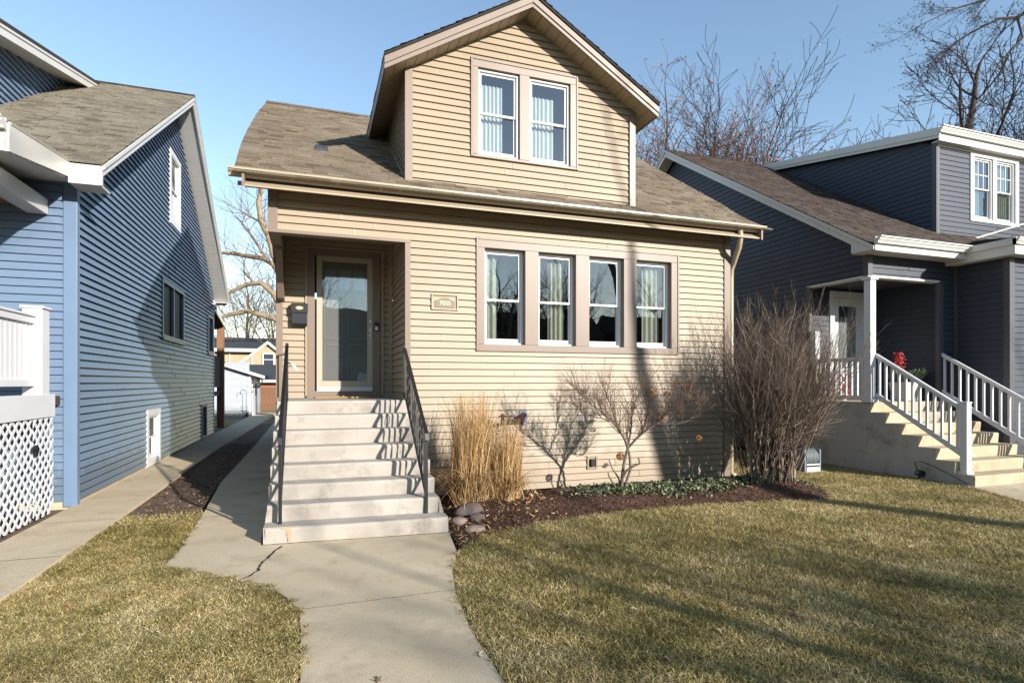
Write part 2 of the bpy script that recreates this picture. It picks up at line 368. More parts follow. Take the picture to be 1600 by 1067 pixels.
def curtain(name, label, mat, x0, x1, y, z0, z1, seed, group, amp=.022, wav=.085):
    rnd = random.Random(seed); m = MB(); n = int((x1-x0)/.012); ph = rnd.random()*6
    prof = [(x0+(x1-x0)*k/n, y+amp*math.sin(2*math.pi*(x0+(x1-x0)*k/n)/wav+ph+1.2*math.sin(k*.13+ph))) for k in range(n+1)]
    zs = [z0, z0+(z1-z0)*.5, z1]
    for j in range(2):
        for a, b in zip(prof[:-1], prof[1:]):
            m.poly([(a[0],a[1],zs[j]), (b[0],b[1],zs[j]), (b[0],b[1],zs[j+1]), (a[0],a[1],zs[j+1])])
    o = m.build(name, mat, smooth=True); tag(o, label, 'curtain', group)
def gutter(mb, x0, x1, yb, zt, h=.115, w=.115):
    """K-style gutter running along x, back at yb, front toward -y"""
    pr = [(0,0),(0,-h),(-.06,-h),(-.068,-h+.03),(-.1,-h*.45),(-.105,-.03),(-w,-.024),(-w,0),(-.1,0),(-.1,-.02),(-.012,-.02),(-.012,0)]
    mb.prism([(x0, yb+a, zt+b) for a, b in pr], (x1-x0, 0, 0))

# =================================================================== BROWN BUNGALOW
FY = 8.15
H = thing('bungalow', 'tan vinyl sided bungalow with brown shingle roof and a front gable dormer, in the middle', 'house', (3.15, 8.15, 0))
fr = frame((0, FY, 0), (1,0,0), (0,-1,0))
zroof = lambda y: 4.56 + .66*(y-8.15)     # top of the front roof slope
PX0, PX1, PZ1 = -.54, 1.25, 3.70          # porch opening
w = MB()
WT = (2.271, 5.805, 2.14, 3.826)
siding(w, fr, -.46, 6.735, .045, 4.22, [(PX0-1, PX1+.02, 0, PZ1), WT, (1.60,1.99,2.725,2.955), (4.10,4.26,.31,.50)])
w.build('front_wall', M['tan'], H)
w = MB(); fl = frame((-.54, 0, 0), (0,-1,0), (-1,0,0)); siding(w, fl, -19, -9.8, .05, 4.3)
w.build('side_wall', M['tan'], H); w = MB()
fr2 = frame((6.83, 0, 0), (0,1,0), (1,0,0)); siding(w, fr2, 8.23, 19, .05, 4.3)
w.build('side_wall', M['tan'], H)
for x in (-.53, 6.82):
    w = MB(); w.poly([(x,8.2,4.2),(x,16.4,4.2),(x,12.2,7.05)]); w.poly([(x,8.16,4.3),(x,8.16,0),(x,19,0),(x,19,4.3)]) if x > 0 else w.poly([(x,9.72,4.3),(x,9.72,0),(x,19,0),(x,19,4.3)])
    w.build('wall_sheathing', M['tan'], H)
w = MB(); w.box(-.54, 6.83, 19, 19.1, 0, 4.3); w.build('back_wall', M['tan'], H)
# corner posts
w = MB(); w.box(6.73, 6.86, 8.12, 8.24, .03, 4.22); w.build('corner_post', M['taupe'], H, bevel=.004)
w = MB(); w.box(-.57, -.45, 8.12, 8.24, 3.66, 4.22); w.build('corner_post', M['taupe'], H, bevel=.004)
w = MB(); w.box(-.56, -.46, 9.66, 9.8, 1.43, 3.98); w.box(-.56, -.46, 9.66, 9.8, .02, 1.43); w.build('corner_post', M['taupe'], H, bevel=.004)
w = MB(); w.box(1.222, 1.30, 8.115, 8.2, 1.43, 3.66); w.build('porch_jamb', M['taupe'], H, bevel=.004)
w = MB(); w.box(-.57, 1.30, 8.11, 8.26, 3.655, 3.70); w.box(-.57, -.42, 8.26, 9.7, 3.655, 3.98); w.build('porch_beam', M['taupe'], H, bevel=.004)
w = MB(); w.box(-.44, 1.25, 8.22, 8.26, 3.70, 3.98); w.build('beam_back', M['tan'], H)
# bracket under the left beam
w = MB(); w.prism([(-.53,9.66,3.655),(-.53,8.95,3.655),(-.53,8.95,3.60),(-.53,9.5,2.98),(-.53,9.66,2.95)], (.1,0,0)); w.build('bracket', M['taupe'], H, bevel=.005)
# porch recess
BY = 9.7; frb = frame((0, BY, 0), (1,0,0), (0,-1,0))
w = MB(); siding(w, frb, -.46, 1.25, 1.43, 3.98, [(-.10, 1.045, 1.43, 3.83)]); w.build('porch_back_wall', M['tan'], H)
w = MB(); fri = frame((1.25, 0, 0), (0,1,0), (-1,0,0)); siding(w, fri, 8.2, 9.68, 1.43, 3.98); w.build('porch_side_wall', M['tan'], H)
w = MB(); w.box(1.195, 1.235, 9.655, 9.69, 1.43, 3.98); w.box(1.07,1.10,9.66,9.69,1.43,3.87); w.box(-.125,-.10,9.66,9.69,1.43,3.855); w.box(-.125,1.10,9.662,9.688,3.83,3.855); w.build('inside_corner_trim', M['tan_soffit'], H)
w = MB(); w.box(-.54, 1.27, 8.26, 9.7, 3.98, 4.02); w.build('porch_ceiling', M['tan_soffit'], H)
# door
w = MB(); trim_rect(w, frb, -.10, 1.045, 1.44, 3.83, .118, -.06, .035, wb=.10); w.build('door_trim', M['taupe'], H, bevel=.005)
D = MB(); D.fbox(frb, .09, .88, -.075, -.035, 1.54, 3.72)
door = D.build('door', noisy('pale_door_paint', lin(112,110,106), .5, .03, 3), H)
w = MB()
for s_ in (.12, .49):
    for z_ in ((1.66, 2.3), (2.38, 3.1)): trim_rect(w, frb, s_+.03, s_+.33, z_[0], z_[1], .02, -.036, -.026)
w.build('door_panel', noisy('door_panel_moulding', lin(128,126,122), .5, .03, 3), door)
for k in range(3):
    g = MB(); g.fbox(frb, .17+k*.225, .35+k*.225, -.034, -.028, 3.2, 3.52); g.build('door_lite', noisy('door_lite_glass%d' % k, lin(132,140,150), .15, .02, 3, spec=.8), door)
w = MB(); trim_rect(w, frb, .045, .925, 1.56, 3.735, .088, -.01, .025, wb=.14, wt=.10)
sd = w.build('storm_door', M['door_frame'], H, bevel=.004)
g = MB(); g.poly([frb(.133,.006,1.70), frb(.837,.006,1.70), frb(.837,.006,3.635), frb(.133,.006,3.635)]); g.build('pane', M['doorglass'], sd)
w = MB(); w.fbox(frb, .05, .92, .026, .04, 1.535, 1.60); w.build('door_sweep', M['white_al'], sd)
w = MB(); w.tube([frb(.885,.03,2.50), frb(.885,.065,2.50)], .014, 10); w.tube([frb(.885,.06,2.50), frb(.80,.065,2.49)], .009, 8); w.fbox(frb,.87,.90,.026,.034,2.42,2.58)
w.build('handle', M['chrome'], sd)
w = MB(); w.tube([frb(.885,.03,2.68), frb(.885,.045,2.68)], .02, 12); w.build('deadbolt', M['chrome'], sd)
# threshold
w = MB(); w.box(-.1, 1.04, 9.55, 9.66, 1.432, 1.47); w.build('threshold', M['taupe'], H)

# lower window group
w = MB(); fT = frame((0,FY,0),(1,0,0),(0,-1,0))
wins = [(2.404,3.045),(3.266,3.896),(4.131,4.755),(4.994,5.658)]
z0, z1 = 2.245, 3.68
w.fbox(fT, WT[0]+.02, WT[1]-.02, -.08, .022, z1, WT[3]-.02); w.fbox(fT, WT[0]+.02, WT[1]-.02, -.08, .022, WT[2]+.015, z0)
xs = [WT[0]+.02]+[v for p_ in wins for v in p_]+[WT[1]-.02]
for a, b in zip(xs[0::2], xs[1::2]): w.fbox(fT, a, b, -.08, .022, z0, z1)
w.build('window_casing', M['taupe'], H, bevel=.004)
w = MB(); trim_rect(w, fT, *WT, .03, -.02, .034); w.build('casing_edge', M['taupe'], H, bevel=.003)
for (a, b) in wins: window(H, fT, a, b, z0, z1, inset=.085, split=.47)
# dormer
DX0, DX1 = 1.25, 4.93; DC = 3.09
dtop = lambda x: 7.30 - .6*abs(x-DC)
w = MB(); DT = (2.187, 3.929, 5.01, 6.48)
lo = lambda z: max(DX0+.07, DC-(7.28-z)/.6) if z < 7.28 else DC
hi = lambda z: min(DX1-.07, DC+(7.28-z)/.6) if z < 7.28 else DC
siding(w, fr, lo, hi, 4.5, 7.27, [DT]); w.build('dormer_front_wall', M['tan'], H)
w = MB()
f1 = frame((DX0,0,0),(0,-1,0),(-1,0,0)); siding(w, f1, lambda z: -12.2 if z > 7.2 else -(8.2+(z-4.56)/.66)-.1, lambda z: -8.2, 4.5, 6.16)
w.build('dormer_side_wall', M['tan'], H); w = MB()
f2 = frame((DX1,0,0),(0,1,0),(1,0,0)); siding(w, f2, 8.2, lambda z: 8.3+(z-4.56)/.66+.1, 4.5, 6.16)
w.build('dormer_side_wall', M['tan'], H)
for x0_, x1_ in ((DX0-.03, DX0+.08), (DX1-.08, DX1+.03)):
    w = MB(); w.box(x0_, x1_, 8.11, 8.21, 4.52, 6.14); w.build('dormer_corner_post', M['taupe'], H, bevel=.004)
w = MB(); w.prism([(DX0-.012,8.25,4.62),(DX0-.012,8.25,4.65),(DX0-.012,10.6,6.2),(DX0-.012,10.6,6.17)],(-.03,0,0)); w.build('step_flashing', M['tan_soffit'], H)
w = MB(); trim_rect(w, fr, *DT, .03, -.02, .036); w.fbox(fr, DT[0]+.03, DT[1]-.03, -.07, .024, 6.345, DT[3]-.03); w.fbox(fr, DT[0]+.03, DT[1]-.03, -.07, .024, DT[2]+.03, 5.055)
for a, b in ((DT[0]+.03, 2.302), (2.955, 3.115), (3.80, DT[1]-.03)): w.fbox(fr, a, b, -.07, .024, 5.055, 6.345)
w.build('window_casing', M['taupe'], H, bevel=.004)
for (a, b) in ((2.302,2.955),(3.115,3.80)): window(H, fr, a, b, 5.055, 6.345, inset=.04, split=.5)
# dormer roof: two slabs
zt = lambda x: 7.40-.6*abs(x-3.05)
EL, ER = .90, 5.20; YF = 7.80; YB = 12.6
for nm, xe, sg in (('l', EL, 1), ('r', ER, -1)):
    w = MB(); L_ = abs(3.05-xe)*math.sqrt(1+.36)
    # axis x: courses run along y
    roofslope(w, xe, zt(xe), .6, L_, YF-.03, YB, axis='x', sgn=sg)
    w.build('dormer_roof', M['sh_brown'], H)
    w = MB(); t_ = .035
    w.prism([(xe, YF-.02, zt(xe)-.006), (3.05, YF-.02, 7.394), (3.05, YF-.02, 7.36), (xe, YF-.02, zt(xe)-.04)], (0, YB-YF, 0)); w.build('roof_edge', M['sh_edge'], H)
    w = MB()  # barge boards: two steps
    w.prism([(xe, YF, zt(xe)-.04), (3.05, YF, 7.36), (3.05, YF, 7.26), (xe, YF, zt(xe)-.14)], (0,.03,0))
    w.prism([(xe+sg*.0, YF+.018, zt(xe)-.14), (3.05, YF+.018, 7.26), (3.05, YF+.018, 7.20), (xe, YF+.018, zt(xe)-.205)], (0,.03,0))
    w.build('barge_board', M['taupe'], H, bevel=.003)
    w = MB()  # eave fascia
    w.box(min(xe,xe+sg*.02), max(xe,xe+sg*.02), YF+.05, 11.4, zt(xe)-.20, zt(xe)-.04); w.build('eave_fascia', M['taupe'], H)
    w = MB()  # sloped soffit with grooves
    y = YF+.05; k = 0
    n_ = 14
    for k in range(n_):   # rake soffit panels, boards across the overhang
        xa = xe+(3.05-xe)*k/n_+sg*.004; xb = xe+(3.05-xe)*(k+1)/n_-sg*.006
        w.prism([(xa,YF+.04,zt(xa)-.19),(xb,YF+.04,zt(xb)-.19),(xb,YF+.04,zt(xb)-.175),(xa,YF+.04,zt(xa)-.175)], (0, FY-YF-.03, 0))
    wx = DX0 if sg > 0 else DX1
    for k in range(24):
        ya = FY+.01+k*.16
        w.prism([(xe+sg*.02,ya,zt(xe)-.18),(wx,ya,zt(wx)-.18),(wx,ya,zt(wx)-.165),(xe+sg*.02,ya,zt(xe)-.165)], (0,.152,0))
    w.prism([(xe+sg*.02,YF+.05,zt(xe)-.17),(3.05,YF+.05,7.23),(3.05,YF+.05,7.25),(xe+sg*.02,YF+.05,zt(xe)-.15)],(0,YB-YF,0))
    w.build('dormer_soffit', M['tan_soffit'], H)
# main roof
RY0 = 7.72; RZ0 = zroof(RY0); RIDGE = 12.1; c_ = 1/math.sqrt(1+.66**2)
LT = (RIDGE-RY0)/c_
lx = [(0,-.93),(1.38,-.975),(2.4,-.975),(3.8,-.945),(5.3,-.86)]
rx = [(0,7.40),(.22,7.30),(.5,7.22),(.9,7.22),(1.5,7.30),(5.3,7.34)]
def interp(t):
    return lambda v: float(np.interp(v, [a for a, b in t], [b for a, b in t]))
w = MB(); roofslope(w, RY0, RZ0, .66, LT, interp(lx), interp(rx)); w.build('roof', M['sh_brown'], H)
w = MB(); roofslope(w, 2*RIDGE-RY0, RZ0, .66, LT, interp(lx), interp(rx), sgn=-1); w.build('back_roof', M['sh_brown'], H)
w = MB()
for k in range(40):
    a = -.87+k*.205; w.prism([(a,RIDGE-.14,zroof(RIDGE)-.075+.004*(k%2)),(a,RIDGE,zroof(RIDGE)+.022+.004*(k%2)),(a,RIDGE+.14,zroof(RIDGE)-.075+.004*(k%2))],(.2,0,0))
w.build('ridge_cap', M['sh_brown'], H)
w = MB()
zz = lambda y: zroof(y)-.02
w.prism([(-.84,RY0+.02,zz(RY0)-.16),(-.84,RIDGE,zz(RIDGE)-.16),(-.84,2*RIDGE-RY0,zz(RY0)-.16),(-.84,2*RIDGE-RY0,zz(RY0)),(-.84,RIDGE,zz(RIDGE)),(-.84,RY0+.02,zz(RY0))],(.03,0,0))
w.build('rake_board', M['taupe'], H); w = MB()
w.prism([(7.18,RY0+.02,zz(RY0)-.16),(7.18,RIDGE,zz(RIDGE)-.16),(7.18,2*RIDGE-RY0,zz(RY0)-.16),(7.18,2*RIDGE-RY0,zz(RY0)),(7.18,RIDGE,zz(RIDGE)),(7.18,RY0+.02,zz(RY0))],(.03,0,0))
w.build('rake_board', M['taupe'], H)
w = MB()
w.prism([(-.81,RY0+.05,zz(RY0)-.14),(-.81,RIDGE,zz(RIDGE)-.13),(-.81,2*RIDGE-RY0,zz(RY0)-.14),(-.81,2*RIDGE-RY0,zz(RY0)-.12),(-.81,RIDGE,zz(RIDGE)-.11),(-.81,RY0+.05,zz(RY0)-.12)],(7.98,0,0))
w.build('roof_deck', M['tan_soffit'], H)
w = MB(); gutter(w, -1.0, 7.30, 7.86, 4.335, .092, .12); w.build('gutter', M['gutter_tan'], H)
w = MB(); w.box(-.90, 6.52, 7.86, 7.885, 4.15, 4.20); w.build('fascia', M['taupe'], H)
w = MB(); w.box(6.86, 7.2, 7.90, 7.925, 4.155, 4.20); w.build('fascia_end', M['taupe'], H)
w = MB(); w.box(-.84, 7.18, 7.888, 7.92, 4.20, 4.36); w.build('shade_toned_sub_fascia', M['tin'], H)  # dark tone stands in for the gutter's shade on a taupe board
w = MB(); w.box(-.84, 7.15, 7.925, 8.14, 4.215, 4.235); w.build('soffit', M['tan_soffit'], H)
# downspout
w = MB()
pts = [(6.80,7.82,4.24),(6.82,7.83,4.13),(6.85,7.9,3.98),(6.91,8.1,3.76),(6.925,8.18,3.66),(6.925,8.19,3.5),(6.925,8.19,.1),(6.95,8.1,.04)]
w.tube(pts, .047, 8); w.build('downspout', M['gutter_tan'], H, smooth=True)
# roof vent
w = MB()
w.hexa([(.0,9.05,5.15),(.22,9.05,5.15),(.22,9.25,5.28),(.0,9.25,5.28),(.03,9.08,5.22),(.19,9.08,5.22),(.19,9.23,5.32),(.03,9.23,5.32)])
w.build('roof_vent', M['tin'], H)
# dark rooms behind the windows
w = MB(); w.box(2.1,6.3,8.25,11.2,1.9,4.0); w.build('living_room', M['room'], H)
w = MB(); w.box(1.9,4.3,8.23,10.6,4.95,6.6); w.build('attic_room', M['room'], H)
# open the front of the rooms: remove the face toward the windows
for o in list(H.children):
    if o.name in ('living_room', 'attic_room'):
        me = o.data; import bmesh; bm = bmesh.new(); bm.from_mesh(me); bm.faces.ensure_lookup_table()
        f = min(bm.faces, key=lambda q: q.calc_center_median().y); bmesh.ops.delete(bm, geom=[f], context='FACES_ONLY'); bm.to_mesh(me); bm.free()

GC = 'pale curtains behind the four front windows'
curtain('curtain', 'pale curtain at the left edge inside the first front window from the door', M['curtain'], 2.42, 2.66, 8.36, 2.2, 3.62, 1, GC)
curtain('curtain', 'pale curtain hanging in the middle of the second front window from the door', M['curtain'], 3.52, 3.78, 8.36, 2.2, 3.58, 2, GC)
curtain('curtain', 'narrow strip of pale curtain at the left edge of the third window from the door', M['curtain'], 4.12, 4.25, 8.36, 2.2, 3.6, 3, GC)
curtain('curtain', 'wide pale curtain inside the front window nearest the leafless shrub', M['curtain'], 5.22, 5.56, 8.36, 2.2, 3.6, 4, GC)
GD = 'sheer curtains in the tan dormer'
curtain('curtain', 'sheer white curtain behind the left dormer window of the tan bungalow', M['curtain_white'], 2.33, 2.74, 8.34, 5.1, 6.2, 5, GD, .015, .07)
curtain('curtain', 'sheer white curtain behind the right dormer window of the tan bungalow', M['curtain_white'], 3.13, 3.6, 8.34, 5.1, 6.15, 6, GD, .015, .07)

# things on the bungalow
t = thing('house_number_plaque', 'small bronze house number plaque reading 7005 in a tan block', 'plaque', (1.8, 8.14, 2.84))
w = MB(); trim_rect(w, fr, 1.60, 1.995, 2.725, 2.955, .022, -.02, .035); w.fbox(fr, 1.62, 1.975, -.02, .012, 2.745, 2.935); w.build('mounting_block', M['tan_soffit'], t, bevel=.003)
pl = []; cx, cz, hw, hh = 1.80, 2.825, .145, .062
pl = [(cx-hw,cz-hh),(cx+hw,cz-hh),(cx+hw,cz+hh*.55)] + [(cx+hw*.62*math.cos(a), cz+hh*.75+hh*.55*math.sin(a)) for a in [k*math.pi/10 for k in range(0, 11)]] + [(cx-hw,cz+hh*.55)]
w = MB(); w.prism([(x, FY-.012, z) for x, z in pl], (0,-.012,0)); pq = w.build('plate', M['plaque'], t)
def text(name, body, size, loc, rot, m, parent, ext=.002):
    cu = bpy.data.curves.new(name, 'FONT'); cu.body = body; cu.size = size; cu.extrude = ext; cu.align_x = 'CENTER'; cu.align_y = 'CENTER'
    o = bpy.data.objects.new(name, cu); C.objects.link(o); o.location = loc; o.rotation_euler = rot
    bpy.context.view_layer.update()
    dg = bpy.context.evaluated_depsgraph_get(); me = bpy.data.meshes.new_from_object(o.evaluated_get(dg)); mw = o.matrix_world.copy()
    bpy.data.objects.remove(o); me.transform(mw); me.materials.clear(); me.materials.append(m)
    n = bpy.data.objects.new(name, me); C.objects.link(n)
    n.parent = parent; n.matrix_parent_inverse = Matrix.Translation(-world_loc(parent)); return n
text('numerals', '7005', .085, (1.80, FY-.026, 2.822), (R(90),0,0), M['creamtext'], t)

t = thing('mailbox', 'black wall mailbox with a brass oval on its lid, left of the door', 'mailbox', (-.2, 9.68, 2.58))
w = MB(); w.prism([(-.325,9.685,2.575),(-.325,9.685,2.90),(-.325,9.60,2.90),(-.325,9.565,2.86),(-.325,9.56,2.60),(-.325,9.58,2.575)],(.23,0,0)); w.build('box', M['black'], t, bevel=.006)
w = MB(); w.prism([(-.335,9.69,2.915),(-.335,9.60,2.925),(-.335,9.545,2.90),(-.335,9.545,2.77),(-.335,9.558,2.77),(-.335,9.562,2.88),(-.335,9.60,2.902),(-.335,9.69,2.9)],(.25,0,0)); w.build('lid', M['black'], t, bevel=.003)
w = MB(); ov = [(-.21+.06*math.cos(a), 9.5455, 2.845+.03*math.sin(a)) for a in [k*math.pi/12 for k in range(24)]]; w.prism(ov,(0,-.006,0))
w.build('oval_badge', M['brass'], t)
w = MB(); ov = [(-.21+.043*math.cos(a), 9.5395, 2.845+.019*math.sin(a)) for a in [k*math.pi/12 for k in range(24)]]; w.prism(ov,(0,-.002,0)); w.build('badge_centre', M['creamtext'], t)
t = thing('doorbell', 'small black doorbell with a white button on the right door trim', 'doorbell', (.985, 9.66, 2.6))
w = MB(); w.fbox(frb, .945, 1.02, .036, .062, 2.52, 2.67); w.build('housing', M['black'], t, bevel=.006)
w = MB(); w.fbox(frb, .96, 1.005, .063, .067, 2.535, 2.60); w.build('button', M['white'], t, bevel=.002)
w = MB(); w.box(.02, .82, 9.18, 9.52, 1.434, 1.452); o = w.build('doormat', M['doormat'], bevel=.004); tag(o, 'tan coir doormat lying on the porch before the storm door', 'doormat')
t = thing('outlet_cover', 'small tan outdoor outlet with dark cover low on the tan front wall', 'outlet', (4.18, 8.14, .31))
w = MB(); trim_rect(w, fr, 4.09, 4.27, .30, .51, .025, -.02, .032); w.fbox(fr, 4.1, 4.26, -.02, .012, .31, .5); w.build('mounting_block', M['tan_soffit'], t, bevel=.003)
w = MB(); w.fbox(fr, 4.145, 4.215, .012, .055, .345, .465); w.build('cover', M['black'], t, bevel=.006)
t = thing('hose_bracket', 'rusty metal hose bracket sticking out of the tan wall above the dry grass', 'bracket', (3.02, 8.14, 1.1))
w = MB(); w.fbox(fr, 2.95, 3.07, .014, .03, 1.03, 1.25); w.build('back_plate', M['hose'], t)
w = MB(); w.prism([(3.00,8.12,1.22),(3.00,8.12,1.06),(2.86,7.96,1.10),(2.86,7.96,1.15)],(.03,0,0)); w.tube([(2.99,8.1,1.14),(2.84,7.96,1.12),(2.62,7.88,1.12)], .022, 8); w.build('arm', M['rustmetal'], t)
w = MB(); w.tube([(2.60,7.87,1.05),(2.60,7.87,1.22)], .028, 8); w.tube([(2.54,7.87,1.19),(2.66,7.87,1.19)], .012, 6); w.build('end_hook', M['rustmetal'], t)

# =================================================================== FRONT STEPS
S = thing('front_steps', 'pale concrete front steps rising to the tan bungalow porch', 'steps', (.45, 7.3, 0))
nr = 8; tot = 1.43; rise = tot/nr
def stepy(k, x):   # front edge of riser k (0 = lowest)
    f = k/(nr-1); t_ = (x+.45)/1.8
    y0 = 6.36*(1-t_)+6.23*t_
    return y0+(8.12-y0)*f
w = MB()
# profile swept from left to right, with slightly different y on each side, nosing rounded
def prof(x):
    p = [(x, stepy(0,x), -.05)]
    for k in range(nr):
        y = stepy(k,x); z = (k+1)*rise
        p += [(x, y+.012, z-rise+.001 if k else -.04), (x, y-.004, z-.03), (x, y+.002, z-.01), (x, y+.016, z)]
    p += [(x, 9.7, tot), (x, 9.7, -.05)]
    return p
XS = [-.47, -.1, .4, .9, 1.37]
cols = [prof(x) for x in XS]; rr = random.Random(3)
for c in cols[1:-1]:
    for i in range(len(c)): c[i] = (c[i][0], c[i][1]+rr.uniform(-.004,.004), c[i][2]+(rr.uniform(-.002,.002) if 0 < i < len(c)-2 else 0))
for a, b in zip(cols[:-1], cols[1:]):
    for i in range(len(a)-1): w.poly([a[i], b[i], b[i+1], a[i+1]])
w.poly(cols[0]); w.poly(cols[-1][::-1])
w.build('flight', M['conc_step'], S)
for x0_, x1_, sg in ((-.49, -.47, 1), (1.37, 1.42, -1)):
    xo = x0_ if sg > 0 else x1_; xi = x1_ if sg > 0 else x0_
    ya = stepy(0, xi); w = MB()
    w.hexa([(min(xo,xi),ya+.002,-.04),(max(xo,xi),ya+.002,-.04),(max(xo,xi),8.12,-.04),(min(xo,xi),8.12,-.04),
            (min(xo,xi),ya+.02,rise*1.0),(max(xo,xi),ya+.02,rise*1.0),(max(xo,xi),8.12,rise*1.0),(min(xo,xi),8.12,rise*1.0)])
    w.prism([(xi,ya+.26,rise),(xo,ya+.26,rise),(xi,ya+.26,rise*2.0)],(0,8.12-ya-.26,0))
    w.build('shoulder', M['conc_step'], S)
w = MB(); yb_ = stepy(0,-.25)-.0075
rs = random.Random(5)
w.poly([(-.335,yb_+.008,.171),(-.22,yb_+.003,.171),(-.222,yb_,.11),(-.228,yb_-.001,.035),(-.25,yb_,.03),(-.262,yb_+.002,.10),(-.275,yb_+.004,.15)]); w.build('rust_stain', M['rust'], S)

# iron handrails
def iron_rail(label, X, scrolls):
    t = thing('handrail', label, 'handrail', (X, 7.25, 0), 'black iron handrails on the front steps')
    yt, yb = 8.14, 6.50
    zl = lambda y: 1.43+ (y-8.14)*.707     # step line
    top = lambda y: 2.17+(y-8.14)*.66
    w = MB(); w.box(X-.016,X+.016,yt-.016,yt+.016,1.43,2.20); w.build('post', M['iron'], t)
    w = MB(); w.box(X-.018,X+.018,yb-.018,yb+.018,.18,top(yb)); w.build('post', M['iron'], t)
    w = MB(); w.bar((X,yt+.02,top(yt)+.01),(X,yb-.03,top(yb)),.042,.018); w.bar((X,yb-.03,top(yb)+.004),(X,yb-.055,top(yb)-.07),.042,.018); w.build('top_rail', M['iron'], t)
    low = lambda y: zl(y)+.11
    w = MB(); w.bar((X,yt,low(yt)),(X,yb,low(yb)),.03,.016); w.build('bottom_rail', M['iron'], t)
    n = 12
    for k in range(1, n):
        y = yb+(yt-yb)*k/n; w = MB(); a, b = low(y), top(y)-.006
        if k in (2, 3, 9, 10):  # twisted
            for q in (0, math.pi):
                w.tube([(X+.006*math.cos(q+z_*7), y+.006*math.sin(q+z_*7), a+(b-a)*z_/16) for z_ in range(17)], .0065, 4)
        else: w.box(X-.0085,X+.0085,y-.0085,y+.0085,a,b)
        w.build('baluster', M['iron'], t)
    if scrolls:
        yc = 7.32; zc = (low(yc)+top(yc))/2
        for sg in (-1, 1):
            for ud in (-1, 1):
                w = MB(); w.tube([(X, yc+sg*(.012+ (.055*(1-q/14))*abs(math.sin(q*.42))+.02*q/14), zc+ud*(.03+.16*q/14-.03*math.cos(q*.5))) for q in range(15)], .005, 4); w.build('scroll', M['iron'], t)
    return t
iron_rail('black iron handrail on the right side of the front steps, between steps and dry grass', 1.22, True)
lt = iron_rail('black iron handrail on the left side of the front steps, below the mailbox', -.335, False)
w = MB(); w.bar((-.335,8.14,2.05),(-.52,9.64,2.10),.03,.012); w.build('wall_arm', M['iron'], lt)
w = MB(); w.bar((-.52,9.64,2.10),(-.52,9.64,1.45),.014,.014,(1,0,0)); w.build('wall_post', M['iron'], lt)
t = thing('rail_light', 'small white box on a thin arm fixed to the left iron handrail', 'light', (-.25,8.1,1.9))
w = MB(); w.bar((-.335,8.12,1.95),(-.26,8.08,1.90),.012,.012); w.build('arm', M['iron'], t)
w = MB(); w.bar((-.275,8.08,1.93),(-.19,8.05,1.83),.05,.022); w.build('housing', M['white'], t, bevel=.003)

# =================================================================== BLUE HOUSE
B = thing('blue_house', 'blue vinyl sided house with white trim and grey shingle roof, at the left', 'house', (-6, 14.6, 0))
BX = -3.0
fs = frame((BX,0,0),(0,1,0),(1,0,0)); eb = .105
rf = lambda y: 4.46+.618*(y-8.75) if y < 14.77 else 8.18-.68*(y-14.77)
lo = lambda z: 9.17 if z < 4.50 else 8.75+(z-4.28)/.618
hi = lambda z: 20.12 if z < 4.3 else 14.77+(8.0-z)/.68
w = MB()
BW = [(13.62,15.72,2.60,3.87),(14.3,15.35,5.2,6.85),(12.47,13.46,.06,1.15),(19.07,20.0,2.53,3.72),(17.95,18.86,.06,1.05)]
siding(w, fs, lo, hi, .1, 7.98, BW, e=eb, P=.026, G=.024, gd=.02); w.build('side_wall', M['blue'], B)
w = MB(); ff = frame((0,9.1,0),(1,0,0),(0,-1,0)); siding(w, ff, -9, -3.11, .1, 4.42, e=eb, P=.013); w.build('front_wall', M['blue'], B)
w = MB(); w.box(-9,-3.02,20.1,20.2,0,4.3); w.box(-9.1,-9,9.1,20.2,0,4.3); w.prism([(-9,9.1,4.3),(-9,20.1,4.3),(-9,14.7,7.9)],(.05,0,0)); w.build('back_wall', M['blue'], B)
w = MB(); w.box(-3.13,-2.975,9.07,9.17,.03,4.36); w.build('corner_post', M['blue_trim'], B, bevel=.004)
w = MB(); w.box(-3.02,-2.98,20.1,20.2,.03,4.1); w.build('corner_post', M['blue_trim'], B)
w = MB(); w.box(-9,-3.005,9.11,20.1,-.05,.1); w.build('foundation', M['conc_step2'], B)
for i, (a, b, z0_, z1_) in enumerate(BW):
    w = MB(); tw = .09 if i in (0, 3, 4) else .12
    mt = 'white_al' if i in (1, 2) else 'blue_trim'
    trim_rect(w, fs, a, b, z0_, z1_, tw, -.06, .03)
    if i == 0: w.fbox(fs, (a+b)/2-.04, (a+b)/2+.04, -.06, .025, z0_+tw, z1_-tw)
    if i in (0, 3): w.fbox(fs, a-.02, b+.02, .0, .05, z0_-.03, z0_+.02)
    w.build('window_casing', M['winframe'] if i in (1, 2) else M['blue_trim'], B, bevel=.004)
    dark = noisy('blue_house_glass%d' % i, lin(30,38,54) if i in (0,3,4) else lin(120,128,118), .08, .1, 3, spec=.7)
    spans = [(a+tw, (a+b)/2-.04), ((a+b)/2+.04, b-tw)] if i == 0 else [(a+tw, b-tw)]
    for (p_, q_) in spans:
        if i in (1, 2):
            w = MB(); w.fbox(fs, p_, q_, -.09, -.05, z0_+tw, z1_-tw); po = w.build('window_panel', M['curtain'], B)
            wo = window(B, fs, p_, q_, z0_+tw, z1_-tw, inset=.0, fw=.03, split=.5)
        else:
            w = MB(); w.fbox(fs, p_, q_, -.06, -.03, z0_+tw, z1_-tw); w.build('window_screen', M['screen'], B)
